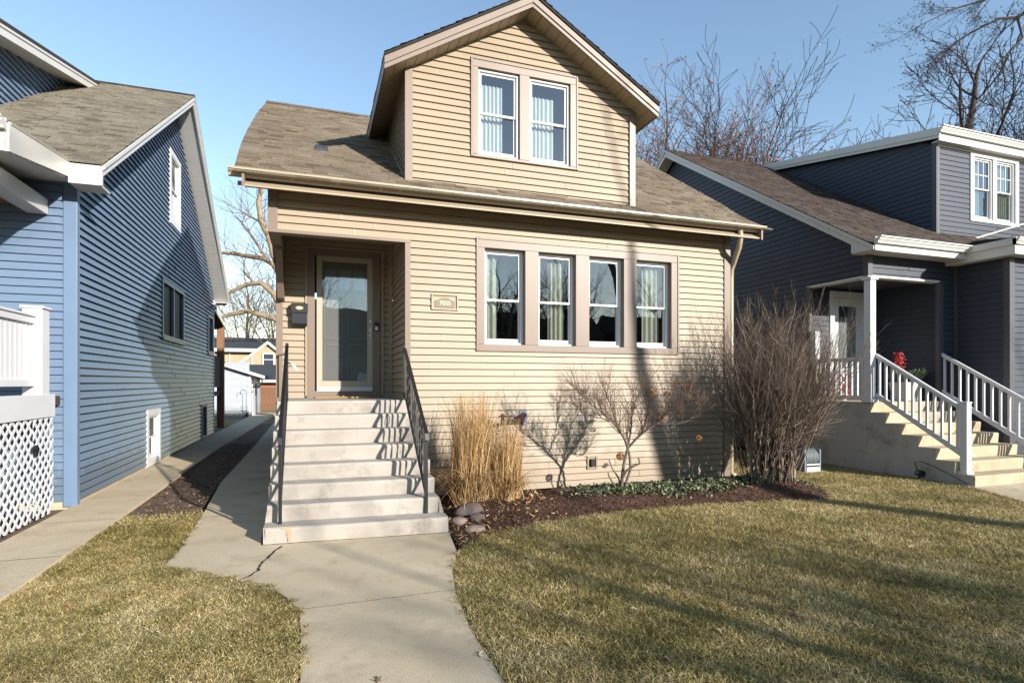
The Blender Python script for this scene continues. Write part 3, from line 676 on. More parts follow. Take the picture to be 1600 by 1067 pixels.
# main roof
c6 = 1/math.sqrt(1+.618**2); LB = (14.77-8.75)/c6
w = MB(); roofslope(w, 8.72, 4.50, .618, LB+.03, -9.3, -2.58); w.build('roof', M['sh_grey'], B)
c7 = 1/math.sqrt(1+.68**2); w = MB(); roofslope(w, 20.45, 4.42, .68, 5.68/c7, -9.3, -2.58, sgn=-1); w.build('back_roof', M['sh_grey'], B)
w = MB()
pf = [(8.75,4.49),(14.77,8.205),(20.45,4.38)]
w.prism([(-2.6,8.75,4.48),(-2.6,14.77,8.20),(-2.6,20.45,4.36),(-2.6,20.45,4.24),(-2.6,14.77,8.05),(-2.6,8.75,4.34)],(-.03,0,0)); 
w.prism([(-2.575,8.75,4.49),(-2.575,14.77,8.21),(-2.575,20.45,4.38),(-2.575,20.45,4.33),(-2.575,14.77,8.155),(-2.575,8.75,4.44)],(-.024,0,0)); w.build('rake_board', M['white_al'], B)
w = MB()
for k in range(46):
    a = 8.8+k*.13
    if a+.125 < 14.77: z_ = lambda y: 4.355+.618*(y-8.75)
    else: break
    w.hexa([(-3.0,a,z_(a)),(-2.63,a,z_(a)),(-2.63,a+.122,z_(a+.122)),(-3.0,a+.122,z_(a+.122)),(-3.0,a,z_(a)+.02),(-2.63,a,z_(a)+.02),(-2.63,a+.122,z_(a+.122)+.02),(-3.0,a+.122,z_(a+.122)+.02)])
w.build('rake_soffit', M['white_soffit'], B); w = MB()
for k in range(46):
    a = 20.42-k*.13; z_ = lambda y: 4.24+.68*(20.45-y)
    if a-.125 < 14.77: break
    w.hexa([(-3.0,a-.122,z_(a-.122)),(-2.63,a-.122,z_(a-.122)),(-2.63,a,z_(a)),(-3.0,a,z_(a)),(-3.0,a-.122,z_(a-.122)+.02),(-2.63,a-.122,z_(a-.122)+.02),(-2.63,a,z_(a)+.02),(-3.0,a,z_(a)+.02)])
w.build('rake_soffit', M['white_soffit'], B)
w = MB(); w.prism([(-9.2,8.8,4.42),(-9.2,14.77,8.12),(-9.2,20.4,4.34),(-9.2,20.4,4.31),(-9.2,14.77,8.09),(-9.2,8.8,4.39)],(6.58,0,0)); w.build('roof_deck', M['white_soffit'], B)
w = MB(); w.box(-2.95,-2.585,8.70,8.745,4.22,4.47); w.build('front_fascia', M['white_al'], B)
w = MB(); w.box(-2.95,-2.61,8.745,9.1,4.225,4.25); w.build('soffit', M['white_soffit'], B)
w = MB(); w.box(-3.1,-2.63,20.2,20.44,4.2,4.22); w.build('soffit', M['white_soffit'], B)
w = MB(); w.box(-3.0,-2.62,20.44,20.47,4.16,4.36); w.build('back_fascia', M['white_al'], B)
# shed dormer on the roof
w = MB(); fd = frame((-4.75,0,0),(0,1,0),(1,0,0)); sh = lambda y: 8.12-.265*(14.6-y)
siding(w, fd, lambda z: 9.8 if z < sh(9.8)-.2 else 14.6-(8.12-z-.2)/.265, lambda z: min(14.4, 8.9+(z-4.5)/.618), 4.9, 7.9, e=eb, P=.026, G=.024, gd=.02); w.build('dormer_side_wall', M['blue'], B)
w = MB(); siding(w, frame((0,9.8,0),(1,0,0),(0,-1,0)), -9, -4.75, 4.9, 6.65, e=eb); w.build('dormer_front_wall', M['blue'], B)
w = MB(); w.prism([(-4.72,9.8,5.10),(-4.72,9.8,5.16),(-4.72,14.4,8.0),(-4.72,14.4,7.93)],(.03,0,0)); w.build('dormer_flashing', M['blue_trim'], B)
w = MB(); w.prism([(-4.36,9.4,sh(9.4)-.03),(-4.36,14.75,sh(14.75)-.03),(-4.36,14.75,sh(14.75)+.03),(-4.36,9.4,sh(9.4)+.03)],(-4.8,0,0)); w.build('dormer_roof', M['sh_edge'], B)
w = MB(); w.prism([(-4.38,9.4,sh(9.4)-.20),(-4.38,14.75,sh(14.75)-.20),(-4.38,14.75,sh(14.75)-.03),(-4.38,9.4,sh(9.4)-.03)],(-.03,0,0))
w.prism([(-4.365,9.4,sh(9.4)-.075),(-4.365,14.75,sh(14.75)-.075),(-4.365,14.75,sh(14.75)-.03),(-4.365,9.4,sh(9.4)-.03)],(-.015,0,0)); w.build('dormer_rake_board', M['white_al'], B)
w = MB(); w.prism([(-4.41,9.4,sh(9.4)-.19),(-4.41,14.6,sh(14.6)-.19),(-4.41,14.6,sh(14.6)-.17),(-4.41,9.4,sh(9.4)-.17)],(-.4,0,0)); w.build('dormer_soffit', M['white_soffit'], B)
# front porch of the blue house
pz = lambda y: 4.37+.11*(y-7.33)
w = MB(); roofslope(w, 7.2, pz(7.2)-.005, .115, 1.6, -9.2, -2.95); w.build('porch_roof', M['sh_grey'], B)
w = MB(); w.prism([(-2.95,7.22,pz(7.22)-.005),(-2.95,8.76,pz(8.76)-.012),(-2.95,8.76,pz(8.76)-.22),(-2.95,7.22,pz(7.22)-.31)],(-.03,0,0)); w.box(-9,-2.98,7.19,7.22,4.04,4.33); w.build('porch_fascia', M['white_al'], B)
w = MB(); w.prism([(-2.945,7.25,pz(7.25)+.004),(-2.945,8.75,pz(8.75)+.004),(-2.945,8.75,pz(8.75)-.03),(-2.945,7.25,pz(7.25)-.03)],(-.01,0,0)); w.build('drip_edge', M['door_frame'], B)
w = MB(); gutter(w, -9, -2.96, 7.19, 4.37, .12, .13); w.build('porch_gutter', M['white_al'], B)
w = MB()
for k in range(15):
    a = 7.23+k*.125; w.box(-3.7,-2.985,a,a+.118,4.055+(a-7.2)*.155,4.075+(a-7.2)*.155)
w.build('porch_soffit', M['white_soffit'], B)
w = MB(); w.box(-3.52,-3.3,7.35,9.08,3.88,4.08); w.build('porch_beam', M['white_al'], B, bevel=.004)
w = MB(); w.box(-9,-3.53,7.55,9.08,3.98,4.0); w.build('porch_ceiling', noisy('stained_ceiling', lin(150,112,74), .6, .1, 4), B)
w = MB(); w.box(-3.33,-3.13,8.45,8.66,1.5,2.58); w.box(-3.35,-3.11,8.43,8.68,2.58,2.61); w.build('porch_post', M['white'], B, bevel=.004)
w = MB(); w.box(-3.30,-3.20,6.8,8.45,2.39,2.47); w.box(-3.32,-3.18,6.8,8.45,2.47,2.50); w.build('porch_top_rail', M['white'], B, bevel=.004)
w = MB(); w.box(-3.29,-3.20,6.8,8.45,1.63,1.71); w.build('porch_bottom_rail', M['white'], B, bevel=.004)
for k in range(15):
    a = 6.82+k*.112; w = MB(); w.box(-3.27,-3.235,a,a+.085,1.71,2.39); w.build('porch_picket', M['white'], B)
w = MB(); w.box(-3.17,-3.12,6.8,8.80,1.245,1.53); w.build('skirt_board', M['white'], B, bevel=.004)
w = MB(); w.box(-9,-3.17,6.8,9.1,1.38,1.5); w.build('porch_deck', M['dkwood'], B)
# lattice
def lattice(mb, y0, y1, z0, z1, X, sp=.108, wd=.034, th=.007):
    for sg, off in ((1, 0), (-1, th+.001)):
        L_ = (y1-y0)+(z1-z0); k = -int(L_/(sp*1.414))-2
        while k*sp*1.414 < L_+.1:
            c0 = k*sp*1.414
            # line z = z0 + sg*(y-y0) + c
            pts = []
            for q in (-wd*.707, wd*.707):
                c = c0+q if sg > 0 else c0+q
                f = (lambda y: z0+(y-y0)+c-(y1-y0)) if sg > 0 else (lambda y: z0-(y-y0)+c)
                ya, yb = y0, y1
                if sg > 0: ya = max(y0, y0-c+(y1-y0)); yb = min(y1, y0-c+(y1-y0)+(z1-z0))
                else: ya = max(y0, y0+c-(z1-z0)); yb = min(y1, y0+c)
                if yb-ya < .01: pts = None; break
                pts.append(((ya, f(ya)), (yb, f(yb))))
            if pts:
                (a, b), (c_2, d) = pts
                mb.prism([(X-off,a[0],a[1]),(X-off,b[0],b[1]),(X-off,d[0],d[1]),(X-off,c_2[0],c_2[1])],(-th,0,0))
            k += 1
w = MB(); lattice(w, 7.0, 8.22, .03, 1.24, -3.14); w.build('lattice_panel', M['white'], B)
w = MB(); lattice(w, 8.24, 8.79, .03, 1.24, -3.135); w.build('lattice_gate', M['white'], B)
w = MB(); w.box(-3.135,-3.11,8.17,8.33,.84,.90); w.box(-3.13,-3.10,8.22,8.27,.80,.93); w.build('gate_latch', M['iron'], B)
w = MB(); w.box(-9,-3.6,8.9,9.05,.0,1.3); w.build('under_porch_wall', M['blue'], B)
# rear awning and deck post
w = MB(); w.prism([(-3.1,20.5,4.3),(-3.1,23.6,3.75),(-3.1,23.6,3.62),(-3.1,20.5,4.12)],(.03,0,0)); w.build('back_awning_fascia', M['white_al'], B)
w = MB(); w.prism([(-3.1,20.5,4.32),(-3.1,23.6,3.77),(-3.1,23.6,3.75),(-3.1,20.5,4.3)],(-4,0,0)); w.prism([(-3.13,20.5,4.2),(-3.13,23.55,3.65),(-3.13,23.55,3.63),(-3.13,20.5,4.18)],(-4,0,0)); w.build('back_awning', M['sh_edge'], B)
w = MB(); w.box(-3.33,-3.1,23.1,23.33,0,3.7); w.build('back_post', M['postwood'], B)
w = MB(); w.box(-3.5,-3.2,20.6,23.0,1.5,2.6); w.box(-6,-3.2,20.6,23.2,1.2,1.35); w.box(-3.35,-3.2,21.2,21.35,0,1.2); w.build('back_deck', M['dkwood'], B)
w = MB(); w.box(-3.0,-2.9,19.9,20.0,4.1,4.16); w.tube([(-2.95,19.95,4.1),(-2.9,19.9,3.98)], .05, 10); w.build('security_camera', M['white'], B)

# =================================================================== SLATE HOUSE
G = thing('slate_house', 'dark slate grey sided house with white trim and a wide shed dormer, at the right', 'house', (13, 14, 0))
GX = 9.95; eg = .1143
gs = frame((GX,0,0),(0,-1,0),(-1,0,0))
gr = lambda y: 4.32+.65*(y-7.84)
w = MB()
siding(w, gs, lambda z: -20.3 if z < 4.2 else -(14.15+(8.05-z)/.65), lambda z: -8.06 if z < 4.25 else -(7.9+(z-4.10)/.65), .1, 8.05, [(-9.35,-7.9,.0,3.70)], e=eg, P=.012, gd=.006)
w.build('side_wall', M['grey'], G)
w = MB(); gf = frame((0,8.0,0),(1,0,0),(0,-1,0)); siding(w, gf, 10.03, 12.35, .1, 4.25, [(10.0,11.87,0,3.70)], e=eg, P=.012, gd=.006); w.build('front_wall', M['grey'], G)
w = MB(); w.box(9.92,10.04,7.97,8.08,3.70,4.15); w.build('corner_post', M['grey_trim'], G, bevel=.003)
for q in ((11.85,11.97,7.97,8.05,1.3,3.70),(9.93,10.0,9.33,9.43,.1,3.7)): w = MB(); w.box(*q); w.build('porch_jamb', M['grey_trim'], G, bevel=.003)
w = MB(); w.box(9.93,11.88,7.975,8.15,3.675,3.715); w.box(9.93,10.12,8.15,9.4,3.675,3.715); w.build('porch_header_trim', M['white_al'], G)
w = MB(); w.box(10.0,11.95,8.1,9.5,3.73,3.76); w.build('porch_ceiling', M['grey_trim'], G)
gb = frame((0,9.42,0),(1,0,0),(0,-1,0)); w = MB(); siding(w, gb, 9.98, 11.92, 1.3, 3.74, [(10.58,11.62,1.3,3.66)], e=eg, P=.012, gd=.006); w.build('porch_back_wall', M['grey'], G)
w = MB(); gi = frame((11.92,0,0),(0,-1,0),(-1,0,0)); siding(w, gi, -9.42, -8.04, 1.3, 3.74, e=eg, P=.012, gd=.006); w.build('porch_side_wall', M['grey'], G)
w = MB(); trim_rect(w, gb, 10.58, 11.62, 1.31, 3.66, .13, -.05, .03, wb=.03); gdt = w.build('door_trim', M['white'], G, bevel=.004)
w = MB(); trim_rect(w, gb, 10.72, 11.48, 1.34, 3.52, .12, -.03, .0, wb=.5, wt=.14); w.fbox(gb, 10.84,11.36,-.03,-.01,1.8,3.4); w.build('door', M['white'], G)
w = MB(); w.fbox(gb, 10.86,11.34,-.01,.004,2.0,3.34); w.build('door_glass', noisy('slate_door_glass', lin(112,118,120), .1, .2, 3), G)
w = MB(); w.fbox(gb, 10.86,11.10,.005,.01,3.1,3.34); w.build('door_lite', M['screen'], G)
# gable rest of the house body
w = MB(); w.box(9.98,18,20.2,20.3,0,4.2); w.box(18,18.1,7.1,20.3,0,6.9); w.build('back_wall', M['grey'], G)
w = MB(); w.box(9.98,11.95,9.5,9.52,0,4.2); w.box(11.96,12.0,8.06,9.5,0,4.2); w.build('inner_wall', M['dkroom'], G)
# wing
w = MB(); gw = frame((12.35,0,0),(0,-1,0),(-1,0,0)); siding(w, gw, -8.0, -7.1, .1, 4.1, e=eg, P=.012, gd=.006)
gwf = frame((0,7.04,0),(1,0,0),(0,-1,0)); siding(w, gwf, 12.45, 18, .1, 4.1, e=eg, P=.012, gd=.006); w.build('wing_wall', M['grey'], G)
w = MB(); w.box(12.32,12.46,7.01,7.12,.05,4.05); w.build('wing_corner_post', M['grey_trim'], G, bevel=.003)
w = MB(); w.box(12.29,12.33,7.93,7.985,.1,4.05); w.build('downspout', M['grey_trim'], G)
w = MB(); w.prism([(12.08,6.8,4.30),(12.08,8.0,4.30),(12.08,8.0,4.18),(12.14,7.9,4.02),(12.14,6.8,4.02),(12.08,6.8,4.16)],(.02,0,0))
w.box(12.02,12.14,6.74,8.0,4.19,4.31); w.box(12.06,12.14,6.78,8.0,4.02,4.19); w.box(12.14,18,6.78,6.83,4.02,4.19); gutter(w, 12.02, 18, 6.80, 4.31, .12, .12); w.build('wing_gutter', M['white_al'], G)
w = MB(); w.box(12.14,12.36,6.83,8.0,4.03,4.05); w.box(12.36,18,6.83,7.04,4.03,4.05); w.build('wing_soffit', M['white_soffit'], G)
w = MB()
sl, sf_ = .28, .28
hx = lambda y: 12.08+(y-6.76)*sf_/sl
roofslope(w, 12.06, 4.30, sl, 4.2, lambda v: 6.74+v*.96, lambda v: 11.5, axis='x', sgn=1)
roofslope(w, 6.74, 4.30, sf_, 3.2, lambda v: 12.06+v*.96, lambda v: 18.2, axis='y', sgn=1)
w.build('wing_roof', M['sh_dark'], G)
# main roof
cg = 1/math.sqrt(1+.65**2)
w = MB(); roofslope(w, 7.62, gr(7.62)+.0, .65, (14.15-7.62)/cg, 9.62, lambda v: 18.2); w.build('roof', M['sh_dark'], G)
w = MB(); roofslope(w, 20.68, gr(7.62), .65, (14.15-7.62)/cg, 9.62, lambda v: 18.2, sgn=-1); w.build('back_roof', M['sh_dark'], G)
w = MB(); zt2 = gr(14.15)
w.prism([(9.64,7.62,gr(7.62)-.01),(9.64,14.15,zt2-.01),(9.64,20.68,gr(7.62)-.01),(9.64,20.68,gr(7.62)-.20),(9.64,14.15,zt2-.22),(9.64,8.1,gr(8.1)-.20),(9.64,8.1,4.12),(9.64,7.62,4.10)],(.03,0,0))
w.prism([(9.615,7.62,gr(7.62)-.01),(9.615,14.15,zt2-.01),(9.615,20.68,gr(7.62)-.01),(9.615,20.68,gr(7.62)-.08),(9.615,14.15,zt2-.08),(9.615,7.62,gr(7.62)-.08)],(.024,0,0))
w.build('rake_board', M['white_al'], G)
w = MB(); w.prism([(9.67,8.1,gr(8.1)-.19),(9.67,14.15,zt2-.21),(9.67,20.6,gr(7.7)-.19),(9.67,20.6,gr(7.7)-.17),(9.67,14.15,zt2-.19),(9.67,8.1,gr(8.1)-.17)],(.3,0,0)); w.box(9.67,12.1,7.64,8.0,4.10,4.12); w.box(9.67,9.95,8.0,8.1,4.10,4.12); w.build('soffit', M['white_soffit'], G)
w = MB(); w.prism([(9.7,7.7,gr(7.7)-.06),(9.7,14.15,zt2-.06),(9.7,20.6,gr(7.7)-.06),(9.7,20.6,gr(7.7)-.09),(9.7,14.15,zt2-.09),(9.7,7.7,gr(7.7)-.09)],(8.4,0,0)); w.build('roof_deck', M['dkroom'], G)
w = MB(); w.box(9.64,12.06,7.60,7.63,4.08,4.24); gutter(w, 9.62, 12.05, 7.60, 4.32, .12, .13); w.build('gutter', M['white_al'], G)
# shed dormer
QX = 13.15; QY = 8.92; qs = lambda y: 7.28+.20*(y-8.9)
w = MB(); q1 = frame((QX,0,0),(0,-1,0),(-1,0,0)); siding(w, q1, lambda z: -min(13.9, 8.1+(z-4.32)/.65+.05), lambda z: -9.0 if z < 7.1 else -(9.0+(z-7.1)/.2), 4.75, 8.1, e=eg, P=.012, gd=.006)
w.build('dormer_side_wall', M['grey'], G)
w = MB(); q2 = frame((0,QY,0),(1,0,0),(0,-1,0)); QW = (14.26,15.96,5.39,6.95)
siding(w, q2, QX+.07, 18.0, 4.75, 7.0, [QW,(16.9,18.6,5.39,6.95)], e=eg, P=.012, gd=.006); w.build('dormer_front_wall', M['grey'], G)
w = MB(); w.box(QX-.02,QX+.09,QY-.03,QY+.08,4.78,7.05); w.build('dormer_corner_post', M['grey_trim'], G, bevel=.003)
w = MB(); w.prism([(12.98,8.72,qs(8.72)-.03),(12.98,14.3,qs(14.3)-.03),(12.98,14.3,qs(14.3)+.03),(12.98,8.72,qs(8.72)+.03)],(5.4,0,0)); w.build('dormer_roof', M['sh_edge'], G)
w = MB(); w.prism([(12.97,8.72,qs(8.72)-.13),(12.97,14.1,qs(14.1)-.13),(12.97,14.1,qs(14.1)+.035),(12.97,8.72,qs(8.72)+.035)],(.03,0,0)); w.prism([(12.99,8.75,qs(8.75)-.2),(12.99,14.0,qs(14.0)-.2),(12.99,14.0,qs(14.0)-.13),(12.99,8.75,qs(8.75)-.13)],(.03,0,0))
w.build('dormer_rake_board', M['white_al'], G)
w = MB(); gutter(w, 12.95, 18, 8.74, 7.29, .13, .13); w.box(13.0,18,8.74,8.77,7.0,7.2); w.box(13.02,18,8.77,8.92,7.0,7.02); w.box(QX,18,8.88,8.91,6.95,7.0); w.build('dormer_gutter', M['white_al'], G)
w = MB(); trim_rect(w, q2, *QW, .12, -.05, .03, wb=.07, wt=.06); w.fbox(q2, 15.05,15.17,-.05,.025,5.46,6.89); w.build('window_casing', M['winframe'], G, bevel=.003)
for a, b in ((14.38,15.05),(15.17,15.84)): window(G, q2, a, b, 5.46, 6.89, inset=.03, grille=(3,2), split=.5)
w = MB(); w.box(14.1,16.2,9.05,11,5.2,7.0); ro = w.build('attic_room', M['room'], G)
bm = bmesh.new(); bm.from_mesh(ro.data); f = min(bm.faces, key=lambda q: q.calc_center_median().y); bmesh.ops.delete(bm, geom=[f], context='FACES_ONLY'); bm.to_mesh(ro.data); bm.free()
curtain('curtain', 'pale curtain behind the left dormer window of the slate house', M['curtain'], 14.4, 14.78, 9.06, 5.4, 6.85, 8, 'curtains in the slate house dormer')
curtain('curtain', 'pale curtain behind the right dormer window of the slate house', M['curtain'], 15.2, 15.75, 9.06, 5.4, 6.85, 9, 'curtains in the slate house dormer')
w = MB(); w.bar((14.05,8.905,4.89),(16.4,8.905,5.56),.03,.035,(0,1,0)); w.bar((13.2,8.90,4.82),(14.1,8.90,4.85),.03,.03,(0,1,0)); w.build('flashing', M['white_al'], G)
# porch column
w = MB(); w.box(9.93,10.07,7.93,8.07,1.3,3.675); w.box(9.90,10.10,7.90,8.10,1.3,1.36); w.box(9.90,10.10,7.90,8.10,3.62,3.675); w.build('porch_column', M['white'], G, bevel=.004)

# concrete steps of the slate house
t = thing('porch_steps', 'tan concrete porch platform and steps with a grey shaded side wall at the slate house', 'steps', (11,7.5,0))
w = MB(); gp = [(9.95,6.15,-.3)]; r2 = 1.30/7
for k in range(7): gp += [(9.95,6.15+.3*k,r2*k if k else -.28),(9.95,6.15+.3*k-.012,r2*(k+1)-.035),(9.95,6.15+.3*k-.008,r2*(k+1)-.006),(9.95,6.15+.3*k+.006,r2*(k+1))]
gp += [(9.95,9.4,1.30),(9.95,9.4,-.3)]
mid = [(12.05,y,z) for _,y,z in gp]
for i in range(1, len(gp)-1): w.poly([gp[i], mid[i], mid[i+1], gp[i+1]])
w.build('treads', M['conc_step2'], t)
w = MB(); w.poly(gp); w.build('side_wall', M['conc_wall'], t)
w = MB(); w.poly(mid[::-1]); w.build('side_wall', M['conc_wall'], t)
def white_rail(label, X, y0, z0, y1, z1, n, newel=False, h=.82):
    t = thing('porch_railing', label, 'railing', (X,(y0+y1)/2,z1-h), 'white railings of the slate house')
    w = MB(); w.bar((X,y0,z0),(X,y1,z1),.07,.05); w.bar((X,y0,z0+.03),(X,y1,z1+.03),.05,.025); w.build('top_rail', M['white'], t, bevel=.004)
    w = MB(); w.bar((X,y0,z0-h+.08),(X,y1,z1-h+.08),.05,.085); w.build('bottom_rail', M['white'], t, bevel=.004)
    for k in range(n):
        f = (k+.5)/n; y = y0+(y1-y0)*f; z = z0+(z1-z0)*f
        w = MB(); w.box(X-.018,X+.018,y-.018,y+.018,z-h+.1,z-.02); w.build('baluster', M['white'], t)
    if newel:
        w = MB(); w.box(X-.055,X+.055,y1-.11,y1,.186,z1+.10); w.box(X-.065,X+.065,y1-.12,y1+.01,z1+.10,z1+.12); w.box(X-.08,X+.08,y1-.135,y1+.025,.186,.215); w.build('newel', M['white'], t, bevel=.004)
    return t
white_rail('sloping white railing with a square newel on the near side of the tan steps', 10.08, 7.93, 2.18, 6.42, 1.24, 12, True)
white_rail('sloping white railing on the far right side of the tan steps', 11.95, 8.0, 2.24, 5.9, .93, 15)
t = white_rail('level white railing along the porch side behind the bare shrub', 10.0, 9.2, 2.12, 8.08, 2.12, 9)
w = MB(); w.box(9.95,10.08,9.2,9.33,1.3,2.75); w.build('post', M['white'], t, bevel=.004)
# planter
rl = random.Random(11)
t = thing('planter', 'pale planter of evergreen sprigs and red berries beside the slate house wall', 'planter', (11.4,8.35,1.3))
w = MB(); w.hexa([(11.25,8.2,1.302),(11.6,8.2,1.302),(11.6,8.5,1.302),(11.25,8.5,1.302),(11.2,8.16,1.68),(11.65,8.16,1.68),(11.65,8.55,1.68),(11.2,8.55,1.68)]); w.build('pot', M['planter'], t, bevel=.01)
w = MB()
for k in range(260):
    a = rl.uniform(0,6.28); rr_ = rl.uniform(.05,.3); p = Vector((11.45+rr_*math.cos(a)*.9,8.35+rr_*math.sin(a)*.7,1.68)); d = Vector((math.cos(a)*.6,math.sin(a)*.6,rl.uniform(.4,1.4))).normalized()
    q = p+d*rl.uniform(.1,.3); sdv = d.cross(Vector((rl.uniform(-1,1),rl.uniform(-1,1),rl.uniform(-1,1)))).normalized()*rl.uniform(.01,.025)
    w.poly([p-sdv*.4, q-sdv, q+d*.05, q+sdv])
w.build('sprigs', M['evergreen'], t)
w = MB()
for k in range(110):
    p = Vector((11.22+rl.gauss(0,.05),8.33+rl.uniform(-.08,.08),rl.uniform(1.85,2.28))); r_ = .011
    w.hexa([p+Vector(v)*r_ for v in ((-1,-1,-1),(1,-1,-1),(1,1,-1),(-1,1,-1),(-1,-1,1),(1,-1,1),(1,1,1),(-1,1,1))])
for k in range(7): w.tube([(11.25,8.35,1.68),(11.2+.02*k-.06,8.33+.01*k,2.2+.01*k)], .006, 4)
w.build('berries', M['redberry'], t)
t = thing('red_plant', 'small pot of red leaves on the porch behind the level white railing', 'potted plant', (10.45,9.0,1.3))
w = MB(); w.tube([(10.42,8.95,1.302),(10.42,8.95,1.45)], [.07,.09], 12); w.build('pot', M['planter'], t)
w = MB()
for k in range(160):
    p = Vector((10.42+rl.gauss(0,.08),8.95+rl.gauss(0,.08),rl.uniform(1.42,1.8))); a = Vector((rl.uniform(-1,1),rl.uniform(-1,1),rl.uniform(-1,1))).normalized()*.03; b = a.cross(Vector((rl.uniform(-1,1),1,rl.uniform(-1,1)))).normalized()*.02
    w.poly([p-a,p+b,p+a,p-b])
w.build('leaves', M['redberry'], t)
# hose reel
t = thing('hose_reel', 'grey blue hose reel box with coiled hose beside the concrete porch wall', 'hose reel', (8.8,8.45,0))
rx0, ry0 = 8.62, 8.35
for xx in (rx0, rx0+.36):
    w = MB(); w.box(xx-.02,xx+.02,ry0-.16,ry0+.16,-.02,.42); w.build('side_panel', M['hose'], t, bevel=.01)
w = MB(); w.box(rx0+.02,rx0+.34,ry0-.17,ry0-.13,.0,.10); w.box(rx0+.02,rx0+.34,ry0-.17,ry0-.15,.13,.16); w.build('front_bar', M['white_soffit'], t, bevel=.004)
w = MB()
for k in range(9):
    xk = rx0+.05+k*.033; w.tube([(xk,ry0+.15*math.cos(q*.3926),.27+.15*math.sin(q*.3926)) for q in range(17)], .015, 6, cap=False)
w.build('coiled_hose', M['hosegreen'], t, smooth=True)
w = MB(); w.tube([(rx0+.38,ry0,.27),(rx0+.5,ry0-.02,.30),(rx0+.55,ry0-.02,.28)], .014, 6); w.build('crank', M['black'], t)
# flood light with cord
t = thing('flood_light', 'small black ground spotlight lying by the concrete steps of the slate house', 'spotlight', (9.8,6.9,0))
w = MB(); w.tube([(9.80,6.93,.02),(9.80,6.93,.10)], .012, 6); w.tube([(9.82,6.97,.13),(9.78,6.86,.12)], [.05,.065], 12); w.build('lamp_head', M['black'], t)
w = MB(); w.tube([(9.81,6.95,.13),(9.83,7.02,.3),(9.84,6.92,.32),(9.85,6.7,.26),(9.86,6.45,.16),(9.87,6.2,.05)], .008, 5); w.build('cord', M['black'], t)
# =================================================================== GROUND
def flat(pts, z): m = MB(); m.poly([(x,y,z) for x,y in pts]); return m
def slab(pts, z0, z1): m = MB(); m.prism([(x,y,z0) for x,y in pts], (0,0,z1-z0)); return m
m = MB(); m.poly([(-300,-300,-.06),(300,-300,-.06),(300,300,-.06),(-300,300,-.06)]); struct('ground', m, M['soil'])
walk = [(1.0,-1.5),(1.0,3.0),(1.0,3.73),(1.06,4.39),(1.17,5.0),(1.335,5.5),(1.42,6.2),(1.42,6.6),(-.53,6.6),(-.53,9.8),(-.56,25),(-1.55,25),(-1.46,15.9),(-1.457,10.5),(-1.33,8.26),(-1.26,6.41),(-1.28,5.94),(-1.0,5.63),(-.56,5.27),(-.4,5.08),(-.29,4.93),(-.19,4.73),(-.13,4.53),(-.09,4.3),(-.08,4.06),(-.07,3.39),(-.07,-1.5)]
struct('path', slab(walk[:9]+walk[9:], -.05, .014), M['conc_walk'])
struct('side_path', slab([(-3.02,-1.5),(-2.23,-1.5),(-2.23,10.5),(-2.23,16),(-2.0,25),(-1.9,33),(-2.9,33),(-3.02,16)], -.05, .045), M['conc_walk'])
struct('soil_strip', flat([(-6,-1.5),(-3.02,-1.5),(-3.02,20),(-6,20)], -.01), M['soil'])
struct('side_yard_soil', flat([(-2.23,7.2),(-1.33,7.2),(-1.46,10),(-1.5,25),(-2.05,25),(-2.23,16)], .004), M['gapsoil'])
left_lawn = [(-2.23,-1.5),(-.07,-1.5),(-.07,3.39),(-.08,4.06),(-.13,4.53),(-.29,4.93),(-.56,5.27),(-1.0,5.63),(-1.28,5.94),(-1.26,6.41),(-1.33,8.3),(-2.23,8.3)]
right_lawn = [(1.0,-1.5),(1.0,3.0),(1.0,3.73),(1.06,4.39),(1.17,5.0),(1.335,5.5),(1.42,5.62),(1.8,6.03),(2.62,6.35),(3.67,6.52),(5.07,6.53),(6.3,6.35),(6.86,6.2),(7.3,6.5),(7.45,7.1),(7.36,7.78),(7.0,8.3),(7.0,13),(9.9,13),(9.9,6.1),(9.4,5.2),(9.3,4),(9.3,-1.5)]
struct('left_lawn', flat(left_lawn, .0), M['lawnbase'])
struct('right_lawn', flat(right_lawn, .0), M['lawnbase'])
struct('neighbour_path', slab([(9.3,-1.5),(9.3,4),(9.4,5.2),(9.9,6.18),(12.1,6.18),(11.6,5.2),(11.2,4),(11.2,-1.5)], -.05, .012), M['conc_walk'])
struct('pavement', slab([(-60,-3.2),(60,-3.2),(60,-1.52),(-60,-1.52)], -.05, .02), M['conc_walk'])
struct('verge', flat([(-60,-8.2),(60,-8.2),(60,-3.22),(-60,-3.22)], -.02), M['lawnbase'])
struct('kerb', slab([(-60,-8.4),(60,-8.4),(60,-8.22),(-60,-8.22)], -.14, .0), M['conc_walk'])
struct('street', flat([(-60,-17),(60,-17),(60,-8.42),(-60,-8.42)], -.05), M['asphalt'])
struct('far_verge', flat([(-60,-30),(60,-30),(60,-17.05),(-60,-17.05)], -.04), M['lawnbase'])
struct('back_yard', flat([(-12,25.1),(9,25.1),(9,40),(-12,40)], -.05), M['lawnbase'])
